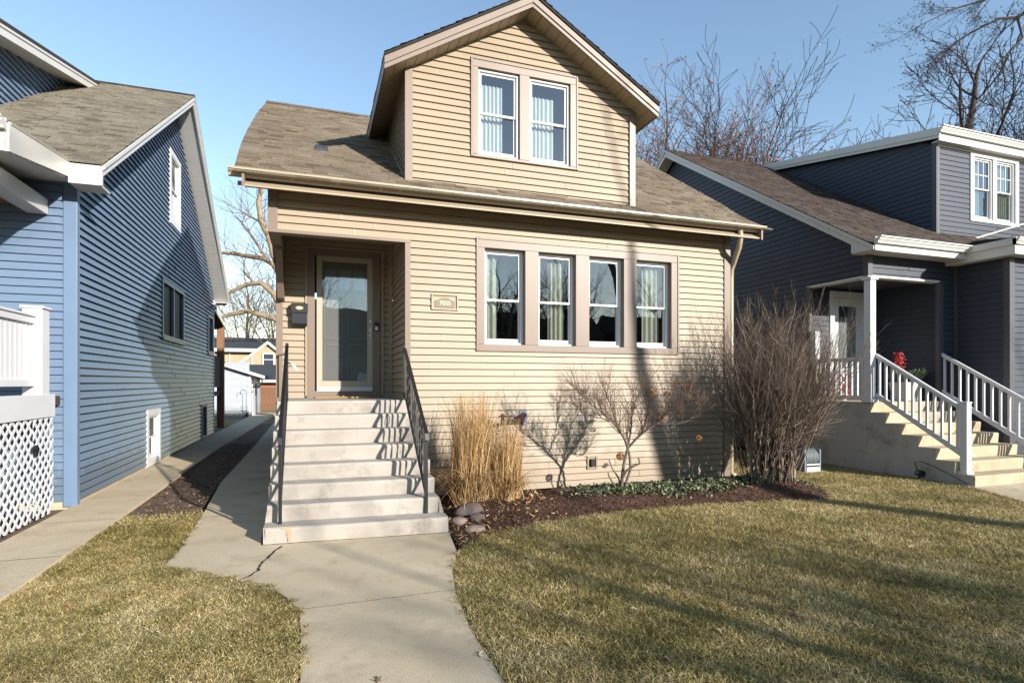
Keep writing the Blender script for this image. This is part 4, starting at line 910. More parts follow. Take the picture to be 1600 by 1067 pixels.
# joints and cracks of the paths, as thin grooves of dirt
w = MB()
def strip(pts, z, wd, rj=0):
    r_ = random.Random(len(pts)); q = []
    P = [Vector((a,b,0)) for a,b in pts]
    fine = []
    for a, b in zip(P[:-1], P[1:]):
        n = max(1, int((b-a).length/.05)) if rj else 1
        for k in range(n): fine.append(a+(b-a)*k/n+Vector((r_.uniform(-rj,rj), r_.uniform(-rj,rj), 0)))
    fine.append(P[-1])
    for a, b in zip(fine[:-1], fine[1:]):
        d = (b-a).normalized(); s_ = Vector((-d.y,d.x,0))*wd*(r_.uniform(.5,1.2) if rj else 1)/2
        w.poly([(a-s_)[:2]+(z,), (b-s_)[:2]+(z,), (b+s_)[:2]+(z,), (a+s_)[:2]+(z,)])
strip([(-.31,6.22),(-.34,6.14),(-.40,5.9),(-.47,5.65),(-.46,5.5),(-.60,5.22)], .018, .022, .011)
strip([(-.08,4.45),(1.07,4.47)], .018, .006, .002); strip([(-1.37,9.4),(-.53,9.4)], .018, .008, .002); strip([(-1.4,12.2),(-.53,12.2)], .018, .008)
strip([(-.07,2.6),(1.0,2.6)], .018, .007, .002)
strip([(-.50,6.34),(-.3,6.325),(.2,6.29),(.5,6.262),(.9,6.23),(1.42,6.2)], .018, .013, .005); strip([(-.52,6.6),(-.50,6.34)], .018, .015, .004)
for yy in (7.9, 15.0, 18.0, 21.0): strip([(-1.4,yy),(-.53,yy)], .018, .008, .002)
for k in range(16): strip([(-3.0,1.8+1.55*k),(-2.24,1.8+1.55*k)], .049, .008)
o = w.build('path_joints', M['crack']); o['kind'] = 'structure'

def npmesh(name, V, F4, F3, rnd, m, parent=None):
    """big meshes straight from arrays"""
    me = bpy.data.meshes.new(name); nv = len(V)
    loops = []; starts = []; tot = []; c = 0
    F4 = np.asarray(F4, dtype=np.int32).reshape(-1, 4); F3 = np.asarray(F3, dtype=np.int32).reshape(-1, 3)
    L_ = np.concatenate([F4.ravel(), F3.ravel()])
    st = np.concatenate([np.arange(len(F4))*4, len(F4)*4+np.arange(len(F3))*3])
    tt = np.concatenate([np.full(len(F4), 4), np.full(len(F3), 3)])
    me.vertices.add(nv); me.vertices.foreach_set('co', np.asarray(V, dtype=np.float32).ravel())
    me.loops.add(len(L_)); me.loops.foreach_set('vertex_index', L_)
    me.polygons.add(len(st)); me.polygons.foreach_set('loop_start', st.astype(np.int32)); me.polygons.foreach_set('loop_total', tt.astype(np.int32))
    me.update(calc_edges=True); me.validate()
    if rnd is not None:
        a = me.attributes.new('rnd', 'FLOAT', 'POINT'); a.data.foreach_set('value', np.asarray(rnd, dtype=np.float32))
    me.materials.append(m)
    o = bpy.data.objects.new(name, me); C.objects.link(o)
    if parent is not None: o.parent = parent; o.matrix_parent_inverse = Matrix.Translation(-world_loc(parent))
    return o
def inpoly(x, y, poly):
    r = np.zeros(len(x), bool); n = len(poly)
    for i in range(n):
        x1, y1 = poly[i]; x2, y2 = poly[(i+1) % n]
        if y1 == y2: continue
        c = ((y1 > y) != (y2 > y)) & (x < (x2-x1)*(y-y1)/(y2-y1)+x1)
        r ^= c
    return r
rg = np.random.default_rng(4)
def blades(P, hgt, wid, lean, rg, rnd):
    """P: (n,3) roots -> 5-vertex bent blades"""
    n = len(P); a = rg.uniform(0, 2*np.pi, n); ln = rg.uniform(*lean, n); h = rg.uniform(*hgt, n); wd = rg.uniform(*wid, n)/2
    d = np.stack([np.cos(a), np.sin(a), np.zeros(n)], 1); b = rg.uniform(0, 2*np.pi, n); s = np.stack([np.cos(b), np.sin(b), np.zeros(n)], 1)*wd[:,None]
    up = np.array([0,0,1.])
    mid = P + d*(h*ln*.4)[:,None] + up*(h*.62)[:,None]; tip = P + d*(h*ln*1.15)[:,None] + up*(h*np.clip(1.02-ln*.35,.25,1))[:,None]
    V = np.stack([P-s, P+s, mid+s*.8, mid-s*.8, tip], 1).reshape(-1, 3)
    i = np.arange(n)*5
    F4 = np.stack([i, i+1, i+2, i+3], 1); F3 = np.stack([i+3, i+2, i+4], 1)
    return V, F4, F3, np.repeat(rnd, 5)
def vnoise(x, y, s, seed):
    r = np.random.default_rng(seed); g = r.random((64,64)); u = (x/s) % 63; v = (y/s) % 63
    i = u.astype(int); j = v.astype(int); fu = u-i; fv = v-j; fu = fu*fu*(3-2*fu); fv = fv*fv*(3-2*fv)
    return (g[i,j]*(1-fu)+g[(i+1)%64,j]*fu)*(1-fv)+(g[i,(j+1)%64]*(1-fu)+g[(i+1)%64,(j+1)%64]*fu)*fv
def lawn(name, poly, n, label, seed, ext, fade=None):
    r = np.random.default_rng(seed)
    x = r.uniform(ext[0], ext[1], n); y = r.uniform(ext[2], ext[3], n)
    D = .329*x+.944*y
    # keep only what is near enough to matter; more blades close to the path and the viewer
    keep = (r.random(n) < np.clip((3.6/np.maximum(D, 2.4))**1.15, .12, 1)) & (D > 1.6)
    if fade is not None: keep &= r.random(n) < np.clip((fade[1]-y)/(fade[1]-fade[0]), 0, 1)
    x, y = x[keep], y[keep]
    jx = x+(vnoise(x, y, .05, 3)-.5)*.13; jy = y+(vnoise(x, y, .05, 9)-.5)*.13
    k = inpoly(jx, jy, poly); x, y = x[k], y[k]
    nz = vnoise(x, y, .3, seed+1)*.35+vnoise(x, y, 1.1, seed+2)*.3+vnoise(x, y, .085, seed+4)*.35
    P = np.stack([x, y, np.full(len(x), .004)], 1)
    rnd = np.clip(r.normal(-.02, .2, len(x))+nz*1.1, 0, 1)
    D = .329*x+.944*y; sc = np.clip(D/4.5, 1, 1.9)
    hn = .75+.6*vnoise(x, y, .13, seed+7)
    V, F4, F3, rn = blades(P, (.018,.05), (.003,.0068), (.6,2.2), r, rnd)
    # widen far blades a little so that they stay visible
    o = npmesh(name, V, F4, F3, rn, M['grass']); tag(o, label, 'grass', kind='stuff'); return o
lawn('grass', right_lawn, 900000, 'short straw and olive winter grass right of the front path', 21, (1.0,9.9,1.2,13))
lawn('grass', left_lawn, 340000, 'short straw and olive winter grass between the two left paths', 33, (-2.3,0,1.2,8.6), fade=(7.0,8.6))

# mulch bed
bed = [(1.40,5.62),(1.8,6.0),(2.62,6.32),(3.67,6.49),(5.07,6.5),(6.3,6.32),(6.86,6.16),(7.32,6.48),(7.47,7.1),(7.38,7.8),(7.0,8.3),(6.9,8.14),(1.42,8.14),(1.42,6.5)]
fx = [1.3,1.8,2.62,3.67,5.07,6.3,6.86,7.5]; fy = [5.5,6.0,6.32,6.49,6.5,6.32,6.16,6.6]
def bedz(x, y):
    yf = np.interp(x, fx, fy); t = np.clip((y-yf)/(8.1-yf), 0, 1)
    prof_ = np.interp(t, [0,.12,.3,.45,.7,1], [0,.05,.13,.15,.11,.0])
    edge = np.clip(np.minimum(x-1.4, 7.5-x)/.5, 0, 1)
    return .004+prof_*edge+.03*(vnoise(x, y, .2, 5)-.3)*np.clip(t*6, 0, 1)*edge
gx = np.arange(1.36, 7.56, .06); gy = np.arange(5.5, 8.36, .05)
GX_, GY_ = np.meshgrid(gx, gy, indexing='ij'); GZ = bedz(GX_, GY_)
V = np.stack([GX_, GY_, GZ], 2).reshape(-1, 3); F = []
cin = inpoly((GX_+.03).ravel(), (GY_+.025).ravel(), bed).reshape(GX_.shape)
for i in range(len(gx)-1):
    for j in range(len(gy)-1):
        if cin[i,j]: q = i*len(gy)+j; F.append((q, q+len(gy), q+len(gy)+1, q+1))
o = npmesh('mulch_bed', V, F, [], None, M['mulchbase']); o['kind'] = 'structure'
def scatter(name, n, ext, poly, zf, size, mat, label, seed, asp=(.3,.8), tilt=.5, lift=.006, cat=None, dens=None):
    r = np.random.default_rng(seed); x = r.uniform(ext[0], ext[1], n); y = r.uniform(ext[2], ext[3], n)
    k = inpoly(x, y, poly)
    if dens is not None: k &= r.random(n) < dens(x, y)
    x, y = x[k], y[k]; n = len(x)
    P = np.stack([x, y, zf(x, y)+r.uniform(0, lift, n)], 1)
    a = r.uniform(0, 2*np.pi, n); L_ = r.uniform(*size, n)/2; W_ = L_*r.uniform(*asp, n)
    t1 = r.normal(0, tilt, n); t2 = r.normal(0, tilt, n)
    u = np.stack([np.cos(a)*np.cos(t1), np.sin(a)*np.cos(t1), np.sin(t1)], 1); v = np.stack([-np.sin(a)*np.cos(t2), np.cos(a)*np.cos(t2), np.sin(t2)], 1)
    u *= L_[:,None]; v *= W_[:,None]
    V = np.stack([P-u-v*.6, P+u*.7-v, P+u+v*.7, P-u*.6+v], 1).reshape(-1, 3); V[:,2] = np.maximum(V[:,2], .006)
    i = np.arange(n)*4; F4 = np.stack([i, i+1, i+2, i+3], 1)
    o = npmesh(name, V, F4, [], np.repeat(r.random(n), 4), mat); tag(o, label, cat or name.replace('_', ' '), kind='stuff'); return o
scatter('mulch', 26000, (1.3,7.6,5.5,8.2), bed, bedz, (.015,.055), M['chip'], 'dark red brown bark mulch chips along the front wall', 51, asp=(.2,.5), tilt=.35, lift=.012)
ivyd = lambda x, y: np.clip(1.25-np.abs((y-(7.08+.1*np.sin(x*2.1)))/.30), 0, 1)*np.clip((x-3.1)/.7, 0, 1)*np.clip(vnoise(x, y, .22, 8)*1.5, 0, 1)
scatter('ivy', 17000, (3.0,7.4,6.4,7.6), bed, lambda x, y: bedz(x, y)+.015, (.02,.05), M['ivy'], 'low green ground ivy in the mulch below the small bare tree', 52, asp=(.6,1), tilt=.6, lift=.05, dens=ivyd)
gap = [(-2.21,7.3),(-1.36,7.3),(-1.47,10),(-1.5,25),(-2.05,25),(-2.21,16)]
scatter('leaf_litter', 14000, (-2.3,-1.3,7.0,17), gap, lambda x, y: np.full(len(x), .006), (.015,.04), M['deadleaf'], 'brown leaf litter on the soil strip between the two left paths', 53, asp=(.4,.9), tilt=.4, lift=.01, dens=lambda x, y: np.clip(vnoise(x, y, .4, 6)*1.3, .1, 1)*.55)
scatter('leaf_litter', 900, (1.4,2.9,5.7,7.3), bed, lambda x, y: bedz(x, y)+.01, (.03,.08), M['straw'], 'dry straw and leaves at the foot of the tall dry grass', 54, asp=(.05,.35), tilt=.4, lift=.02)
# single fallen leaves
rl = random.Random(77)
spots = [(-.95,4.3),(-1.35,3.4),(-.5,3.3),(-1.7,5.0),(.33,3.25),(.3,3.05),(.95,3.35),(2.2,3.6),(2.55,3.1),(3.2,3.15),(3.9,2.9),(3.3,4.2),(4.6,3.4),(5.4,4.4),(4.3,5.2),(6.2,5.2),(2.4,5.2),(7.6,6.3),(5.3,3.0),(2.0,2.9)]
where = ['left lawn','left lawn','left lawn','left lawn','front path','front path','front path edge']+['right lawn']*13
for i, (x, y) in enumerate(spots):
    m = MB(); a = rl.uniform(0,6.28); s_ = rl.uniform(.022,.04); pts = []
    for k in range(14):
        t_ = 2*math.pi*k/14; rr_ = s_*(1.0 if k % 2 else .5)*(1+.4*math.cos(t_)); pts.append((x+rr_*math.cos(t_+a), y+rr_*math.sin(t_+a), (.02 if 'path' in where[i] else .042)+.012*math.sin(2*t_+a)))
    c0 = (x, y, (.018 if 'path' in where[i] else .036))
    for k in range(14): m.poly([c0, pts[k], pts[(k+1) % 14]])
    o = m.build('fallen_leaf', noisy('leaf_brown%d' % i, lin(*rl.choice([(134,108,84),(154,128,100),(180,160,132),(108,88,70),(140,100,74)])), .85, .1, 30))
    tag(o, 'curled brown dead leaf lying on the %s' % where[i], 'leaf', 'dead leaves on the %s' % where[i])

from mathutils import noise as mnoise
# rocks
for (x, y, z, a, b, c, mt, lab) in ((1.77,6.70,.13,.17,.13,.095,'stone','large grey brown boulder at the foot of the dry grass'),
        (1.58,6.37,.075,.09,.075,.055,'stone2','round pinkish rock beside the bottom step'),
        (1.82,6.44,.085,.09,.07,.05,'stone','small rounded rock right of the pinkish rock, in front of the boulder'),
        (1.70,6.14,.045,.12,.085,.045,'stone2','flat pale rock at the path corner, frontmost of the four rocks')):
    bmr = bmesh.new(); bmesh.ops.create_icosphere(bmr, subdivisions=3, radius=1); r_ = random.Random(int(x*100))
    ph = [r_.uniform(0,6) for _ in range(6)]
    for v in bmr.verts:
        p = v.co; k = 1+.12*math.sin(2.3*p.x+ph[0])+.1*math.sin(3.1*p.y+ph[1])+.1*math.sin(2.7*p.z+ph[2])+.04*math.sin(7*p.x+5*p.y+ph[3])
        k *= 1+.12*mnoise.noise(p*1.3+Vector((x*9,y*7,0)))+.03*mnoise.noise(p*4)
        v.co = Vector((x+p.x*a*k, y+p.y*b*k, z+p.z*c*k))
    me = bpy.data.meshes.new('rock'); bmr.to_mesh(me); bmr.free(); me.polygons.foreach_set('use_smooth', [True]*len(me.polygons)); me.materials.append(M[mt])
    o = bpy.data.objects.new('rock', me); C.objects.link(o); tag(o, lab, 'rock', 'rocks by the front steps')

# tall dry ornamental grass
def tallgrass(label, cx, cy, rad, n, hts, seed):
    r = np.random.default_rng(seed); V = []; F = []; rn = []
    for k in range(n):
        a = r.uniform(0, 2*np.pi); q = rad*math.sqrt(r.random()); bx, by = cx+q*math.cos(a), cy+q*math.sin(a)*.7
        flop = r.random() < .24
        h = r.uniform(*hts)*(1 if not flop else .55)
        lean = (abs(r.normal(.03,.13)) if not flop else r.uniform(.4,1.1)); az = a+r.normal(0,.9)
        wd = r.uniform(.0022,.0055) if not flop else r.uniform(.004,.007)
        s_ = np.array([math.cos(az+1.57+r.normal(0,.6)), math.sin(az+1.57), 0])*wd
        base = len(V)
        wob = r.normal(0,.018,2); nn = 6; rv = r.random()
        zb = float(bedz(np.array([bx]), np.array([by]))[0])
        kink = r.uniform(.5,.9) if r.random() < .2 else 2
        for j in range(nn+1):
            t_ = j/nn; bend = lean*h*(t_**(2.2 if not flop else 1.4))
            z = zb+h*(t_ if not flop else math.sin(min(t_*1.9,2.4))*.62)
            p = np.array([bx+math.cos(az)*bend+wob[0]*math.sin(t_*5), by+math.sin(az)*bend+wob[1]*math.sin(t_*4), max(z-(max(0,t_-kink)*h*1.1),.03)])
            ww = s_*(1-.75*t_)
            V += [p-ww, p+ww]; rn += [rv, rv]
            if j: b_ = base+2*(j-1); F.append((b_, b_+1, b_+3, b_+2))
    o = npmesh('ornamental_grass', np.array(V), F, [], rn, M['straw']); tag(o, label, 'ornamental grass', 'tall dry ornamental grasses'); return o
tallgrass('tall dry straw coloured grass clump beside the right handrail', 1.93, 7.15, .23, 2400, (.6,1.46), 1)
tallgrass('shorter dry straw coloured grass clump below the rusty bracket', 2.38, 7.10, .20, 1700, (.4,1.06), 2)

# =================================================================== BARE WOODY PLANTS
class TB(MB):
    def __init__(s): super().__init__(); s.r = []
    def tube(s, pts, rad, n=3, rv=0):
        a = len(s.v); MB.tube(s, pts, rad, n, cap=False); s.r += [rv]*(len(s.v)-a)
    def build(s, name, m, parent=None, smooth=True):
        o = MB.build(s, name, m, parent, smooth=smooth)
        if s.r and len(s.r) == len(s.v):
            at = o.data.attributes.new('rnd', 'FLOAT', 'POINT'); at.data.foreach_set('value', s.r)
        return o
def rvec(r): return Vector((r.gauss(0,1), r.gauss(0,1), r.gauss(0,1))).normalized()
def side(d, ang, r):
    q = rvec(r); q = (q-d*q.dot(d)).normalized(); return (d*math.cos(ang)+q*math.sin(ang)).normalized()
def grow(sinks, tips, p, d, L_, r0, lvl, cfg, r):
    c = cfg['lv'][lvl]; n = c.get('seg', 4); pts = [p.copy()]; rad = [r0]; dirs = [d.copy()]
    for k in range(n):
        d = (d + rvec(r)*c['wob'] + Vector((0,0,1))*c['up']).normalized()
        p = p + d*L_/n; pts.append(p.copy()); rad.append(r0*(1-(1-c.get('tap',.45))*(k+1)/n)); dirs.append(d.copy())
    rad = [max(q, cfg.get('rmin', 0)) for q in rad]; sinks[c['sink']].tube(pts, rad, c['n'], r.random())
    last = lvl+1 >= len(cfg['lv'])
    if last:
        tips.append(pts[-1]); 
        if r.random() < .5: tips.append(pts[len(pts)//2])
        return
    m = c['kids']
    for k in range(m):
        f = c['f0']+(1-c['f0'])*(k+r.random()*.8)/m if k < m-1 else 1
        f = min(f, 1); i = min(int(f*n), n-1); t_ = f*n-i
        q = pts[i].lerp(pts[i+1], t_); rr_ = rad[i]*(1-t_)+rad[i+1]*t_
        dd = side(dirs[i+1], R(r.uniform(*c['ang'])) if k < m-1 else R(r.uniform(5,18)), r)
        grow(sinks, tips, q, dd, L_*r.uniform(*c['len'])*(1.15-.35*f), rr_*c['rr'] if k < m-1 else rr_*.95, lvl+1, cfg, r)
def buds(pts, size, r, n=1):
    m = MB()
    for p in pts:
        for _ in range(n):
            q = p+rvec(r)*size*1.5; a, b, c_ = rvec(r)*size, rvec(r)*size, rvec(r)*size
            m.poly([q+a, q+b, q+c_]); m.poly([q-a, q+b, q-c_])
    return m
def bare_tree(label, base, h, r0, seed, cfg, bark, twig, bud=None, budsize=.05, group=None, lean=(0,0), trunk_frac=.3, name='bare_tree', wide=1.0):
    if base[1] > 15: cfg = dict(cfg, rmin=.011)
    t = thing(name, label, 'tree', base, group); ks = 1.0
    for it in range(3):     # regrow with the same seed until the crown top reaches the height wanted
        r = random.Random(seed); sk = [TB(), TB()]; tips = []
        d = Vector((lean[0], lean[1], 1)).normalized()
        grow(sk, tips, Vector(base), d, h*trunk_frac*ks, r0, 0, dict(cfg, lv=[dict(c) for c in cfg['lv']]), r)
        ks *= h/(max(v[2] for v in sk[1].v)-base[2])
        if abs(h/(max(v[2] for v in sk[1].v)-base[2])-1) < .02: break
    bx, by, bz = base
    if wide != 1:
        for q in sk: q.v = [(bx+(v[0]-bx)*wide, by+(v[1]-by)*wide, v[2]) for v in q.v]
        tips = [Vector((bx+(v[0]-bx)*wide, by+(v[1]-by)*wide, v[2])) for v in tips]
    sk[0].build('trunk', bark, t); cr = sk[1].build('crown', twig, t)
    if bud: buds(tips, budsize, r).build('buds', bud, t)
    return t
def CFG(k0=6, k1=5, k2=5, k3=4, wob=.14, up=.05, spread=(25,50), l0=1.15):
    return dict(lv=[dict(seg=6, wob=.05, up=.02, tap=.6, n=8, sink=0, kids=k0, f0=.55, ang=spread, len=(l0*.8,l0), rr=.5),
                    dict(seg=6, wob=wob, up=up, tap=.4, n=6, sink=0, kids=k1, f0=.25, ang=(28,55), len=(.5,.7), rr=.55),
                    dict(seg=5, wob=wob*1.2, up=up, tap=.4, n=4, sink=1, kids=k2, f0=.2, ang=(28,55), len=(.45,.65), rr=.6),
                    dict(seg=4, wob=wob*1.3, up=up, tap=.4, n=3, sink=1, kids=k3, f0=.2, ang=(25,50), len=(.45,.65), rr=.65),
                    dict(seg=3, wob=wob*1.4, up=up, tap=.4, n=3, sink=1)])
# ---- small multi-stem tree in the bed
r = random.Random(12)
b0 = Vector((4.11,7.08,.13)); K = .0022
RV = Vector((.944,-.329,0)); FV = Vector((.329,.944,0))
def sp(x, y, dpt=0): return b0+RV*(x-485)*K+Vector((0,0,1))*(830-y)*K+FV*dpt
t = thing('small_bare_tree', 'small bare branching tree with a few dried orange flower heads before the tan wall', 'tree', tuple(b0))
tr = TB(); tw = TB(); tips = []
stems = [([sp(478,835),sp(485,760,.0),sp(490,700,.01),sp(505,620,.02),sp(525,550,.03)],[.021,.018,.016,.015,.014]),
         ([sp(500,835),sp(520,760,.05),sp(545,690,.06),sp(540,610,.05),sp(527,548,.04)],[.017,.015,.014,.013,.012]),
         ([sp(478,835),sp(480,740,-.05),sp(505,690,-.07),sp(545,660,-.08),sp(590,640,-.09),sp(580,605,-.1)],[.018,.016,.014,.013,.011,.008]),
         ([sp(460,830),sp(430,780,-.04),sp(395,720,-.05),sp(392,700,-.05)],[.012,.01,.008,.006]),
         ([sp(478,810),sp(465,740,.03),sp(425,680,.05),sp(405,625,.06)],[.011,.009,.007,.005]),
         ([sp(525,550,.03),sp(500,490,-.03),sp(455,425,-.1),(sp(410,370,-.15)),sp(350,320,-.2),sp(270,265,-.25),sp(160,165,-.3)],[.014,.013,.012,.010,.008,.006,.003]),
         ([sp(525,550,.03),sp(540,480,.05),sp(552,410,.08),sp(558,330,.1),sp(600,230,.1)],[.012,.010,.009,.006,.003]),
         ([sp(530,545,.04),sp(570,495,.0),sp(620,440,-.06),sp(700,385,-.12),sp(750,330,-.15),sp(820,270,-.2),sp(900,180,-.2)],[.013,.012,.011,.009,.007,.005,.003]),
         ([sp(600,460,-.03),sp(640,400,.1),sp(670,320,.2),sp(690,230,.25)],[.008,.007,.005,.003]),
         ([sp(455,425,-.1),sp(440,350,.05),sp(420,270,.15),sp(400,200,.2)],[.008,.006,.004,.002]),
         ([sp(410,370,-.15),sp(330,350,-.3),sp(240,330,-.35),sp(130,270,-.4)],[.006,.005,.004,.002]),
         ([sp(700,385,-.12),sp(790,390,-.2),sp(870,370,-.25),sp(960,300,-.3)],[.006,.005,.004,.002])]
scfg = dict(lv=[dict(seg=4, wob=.16, up=.10, tap=.4, n=3, sink=1, kids=5, f0=.15, ang=(25,55), len=(.5,.75), rr=.75),
                dict(seg=3, wob=.18, up=.10, tap=.4, n=3, sink=1, kids=4, f0=.2, ang=(25,50), len=(.5,.75), rr=.75),
                dict(seg=3, wob=.2, up=.05, tap=.5, n=3, sink=1)])
for i, (pts, rad) in enumerate(stems):
    tr.tube(pts, [q*1.35 for q in rad], 7, r.random())
    if i in (0,1,2,3,4): continue
    for k in range(1, len(pts)):
        nk = 3 if k < 3 else 6
        for _ in range(nk):
            q = pts[k-1].lerp(pts[k], r.random()); dd = ((pts[k]-pts[k-1]).normalized()+Vector((0,0,.7))+rvec(r)*.8).normalized()
            grow([tr,tw], tips, q, dd, r.uniform(.22,.46), .0055, 0, scfg, r)
tr.build('trunk', M['bark_grey'], t); tw.build('crown', M['twig'], t)
fl = [(690,215),(770,200),(830,140),(895,150),(900,215),(660,180),(720,350),(230,185),(980,485)]
for (x, y) in fl:
    m = MB(); c0 = sp(x, y, r.uniform(-.3,.1))
    for k in range(90):
        a = rvec(r); p = c0+Vector((a.x*.042,a.y*.042,a.z*.032)); u = rvec(r)*.011; v = rvec(r)*.011
        m.poly([p-u, p+v, p+u, p-v])
    m.build('flower_head', M['flowerhead'], t)
m = MB(); c0 = sp(465,595,-.1)
for k in range(140):
    a = rvec(r); p = c0+a*.05; u = rvec(r)*.014; v = rvec(r)*.014; m.poly([p-u, p+v, p+u, p-v])
m.tube([c0+Vector((0,0,.04)), sp(455,500,-.08), sp(453,440,-.08)], .0015, 3); o = m.build('hanging_ball', M['flowerhead']); tag(o, 'dried brown ball hanging on a thread in the small bare tree', 'ornament')

# ---- big dormant shrub
r = random.Random(31)
t = thing('bare_shrub', 'large dense leafless shrub of thin brown stems at the right corner of the tan bungalow', 'shrub', (6.75,7.1,.1))
sk = [TB(), TB()]; tips = []
bc = Vector((6.72,7.1,.05))
bush_k = 1.14
bcfg = dict(lv=[dict(seg=6, wob=.10, up=.03, tap=.45, n=4, sink=0, kids=6, f0=.28, ang=(14,38), len=(.30,.48), rr=.6),
                dict(seg=4, wob=.17, up=.05, tap=.45, n=3, sink=1, kids=4, f0=.15, ang=(20,50), len=(.42,.62), rr=.7),
                dict(seg=3, wob=.2, up=.08, tap=.5, n=3, sink=1, kids=4, f0=.2, ang=(20,48), len=(.42,.62), rr=.75),
                dict(seg=2, wob=.2, up=.08, tap=.5, n=3, sink=1)])
for k in range(112):
    a = r.uniform(0, 6.283); q = .32*math.sqrt(r.random()); p = bc+Vector((math.cos(a)*q*1.3, math.sin(a)*q, 0))
    s_ = r.uniform(-.26,.38); dp = r.gauss(0,.14)
    d = (Vector((0,0,1))+RV*s_+FV*dp).normalized()
    grow(sk, tips, p, d, r.uniform(1.25,1.95), r.uniform(.008,.016), 0, bcfg, r)
for k in range(26):   # the lobe leaning right
    a = r.uniform(0, 6.283); p = bc+Vector((math.cos(a)*.15+.15, math.sin(a)*.15, 0))
    d = (Vector((0,0,1))+RV*r.uniform(.32,.64)+FV*r.gauss(-.05,.14)).normalized()
    grow(sk, tips, p, d, r.uniform(1.4,1.95), r.uniform(.009,.015), 0, bcfg, r)
for k in range(4):   # thin outliers to the left
    a = r.uniform(0, 6.283); p = bc+Vector((math.cos(a)*.15-.2, math.sin(a)*.15, 0))
    d = (Vector((0,0,1))-RV*r.uniform(.3,.6)+FV*r.gauss(0,.15)).normalized()
    grow(sk, tips, p, d, r.uniform(1.0,1.6), r.uniform(.005,.009), 0, dict(lv=bcfg['lv'][:1]+bcfg['lv'][2:]), r)
for q in sk: q.v = [(bc.x+(v[0]-bc.x)*1.02, bc.y+(v[1]-bc.y)*1.02, bc.z+(v[2]-bc.z)*bush_k) for v in q.v]
sk[0].build('stems', M['bushstem'], t); sk[1].build('twigs', M['bushstem'], t)

# ---- tree seen in the gap between the blue house and the bungalow
r = random.Random(8)
t = thing('bare_tree', 'large bare tree with thick pale crooked limbs reaching left behind the tan bungalow', 'tree', (-.6,28,0))
tr = TB(); tw = TB(); tips = []
tr.tube([(-.5,28,-.1),(-.55,28,2.5),(-.9,28,4.3),(-1.1,28,6.0),(-1.3,28,6.8)], [.38,.34,.3,.26,.2], 9)
LM = [([(-.7,28,3.8),(-1.1,27.92,4.51),(-1.74,28.14,5.71),(-2.26,28.32,6.21),(-2.87,28.53,6.15),(-3.59,28.78,5.77),(-4.28,29.02,5.1)],[.17,.16,.14,.12,.10,.08,.05]),
      ([(-1.1,27.92,6.0),(-1.74,28.14,7.05),(-2.13,28.27,7.32),(-2.8,28.5,7.42),(-3.48,28.74,7.55),(-4.5,29.02,7.6)],[.15,.13,.12,.10,.09,.05]),
      ([(-1.3,28.01,6.56),(-1.74,28.14,7.52),(-1.93,28.2,8.31),(-2.24,28.31,8.95),(-2.38,28.36,9.8),(-2.26,28.32,10.53),(-2.15,28.28,11.67)],[.17,.16,.14,.13,.12,.09,.05]),
      ([(-2.07,28.25,7.38),(-2.48,28.4,8.05),(-2.82,28.51,8.57),(-3.3,28.6,9.2)],[.07,.06,.05,.02]),
      ([(-.8,28,3.9),(-1.1,27.92,4.22),(-1.74,28.14,4.57),(-2.84,28.52,4.92),(-3.64,28.8,4.75),(-4.6,29.07,4.4)],[.15,.14,.12,.11,.09,.05]),
      ([(-2.24,28.31,8.95),(-2.8,28.4,9.25),(-3.2,28.5,9.5)],[.06,.05,.03]), ([(-2.6,28.4,6.2),(-3.0,28.45,6.75),(-3.0,28.5,7.2)],[.05,.04,.02])]
gcfg = dict(lv=[dict(seg=4, wob=.2, up=.04, tap=.4, n=3, sink=1, kids=4, f0=.2, ang=(25,55), len=(.5,.75), rr=.6),
                dict(seg=4, wob=.2, up=.04, tap=.4, n=3, sink=1, kids=4, f0=.2, ang=(25,50), len=(.5,.7), rr=.6),
                dict(seg=3, wob=.2, up=.02, tap=.4, n=3, sink=1)])
for pts, rad in LM:
    P_ = [Vector(p) for p in pts]; tr.tube(P_, rad, 7)
    for k in range(1, len(P_)):
        for _ in range(3):
            q = P_[k-1].lerp(P_[k], r.random()); dd = ((P_[k]-P_[k-1]).normalized()*.6+Vector((0,0,.5))+rvec(r)).normalized()
            grow([tr,tw], tips, q, dd, r.uniform(.7,1.7), .022, 0, gcfg, r)
tr.build('trunk', M['bark_tan'], t); tw.build('crown', M['twig'], t)
TG = 'bare trees beyond the back yards'
bare_tree('thin bare tree seen over the far tan house roof, left of its gable', (-5.4,55,-.2), 13, .22, 41, CFG(6,5,5,4), M['bark_grey'], M['twig'], group=TG, trunk_frac=.33)
bare_tree('thin bare tree seen over the far gable, beside the tan bungalow corner', (-3.0,53,-.2), 12, .22, 42, CFG(6,5,5,4), M['bark_grey'], M['twig'], group=TG, trunk_frac=.33)
bare_tree('reddish budding tree rising just right of the tan dormer roof', (18.4,28.5,-.2), 20.0, .28, 43, CFG(9,8,7,5,wob=.2,up=.03,spread=(25,58)), M['bark_grey'], M['twig'], M['bud_red'], .07, group=TG)
bare_tree('tallest bare tree, leafless to its top, left behind the slate house roof', (22.4,25.0,-.2), 20.0, .32, 44, CFG(10,8,7,6,wob=.2,up=.02,spread=(28,65)), M['bark_grey'], M['twig_dark'], group=TG, wide=1.1)
bare_tree('lower tree full of rusty buds below the tallest bare tree', (26.5,29.0,-.2), 17.0, .26, 48, CFG(8,7,6,5,wob=.2,up=.02,spread=(28,60)), M['bark_grey'], M['twig'], M['bud_red'], .06, group=TG, wide=1.1)
bare_tree('rust coloured budding tree low behind the slate roof ridge', (19.6,22.8,-.2), 14.6, .24, 49, CFG(8,7,6,5,up=.05,spread=(25,55)), M['bark_grey'], M['twig'], M['bud_red'], .055, group=TG, wide=1.15)
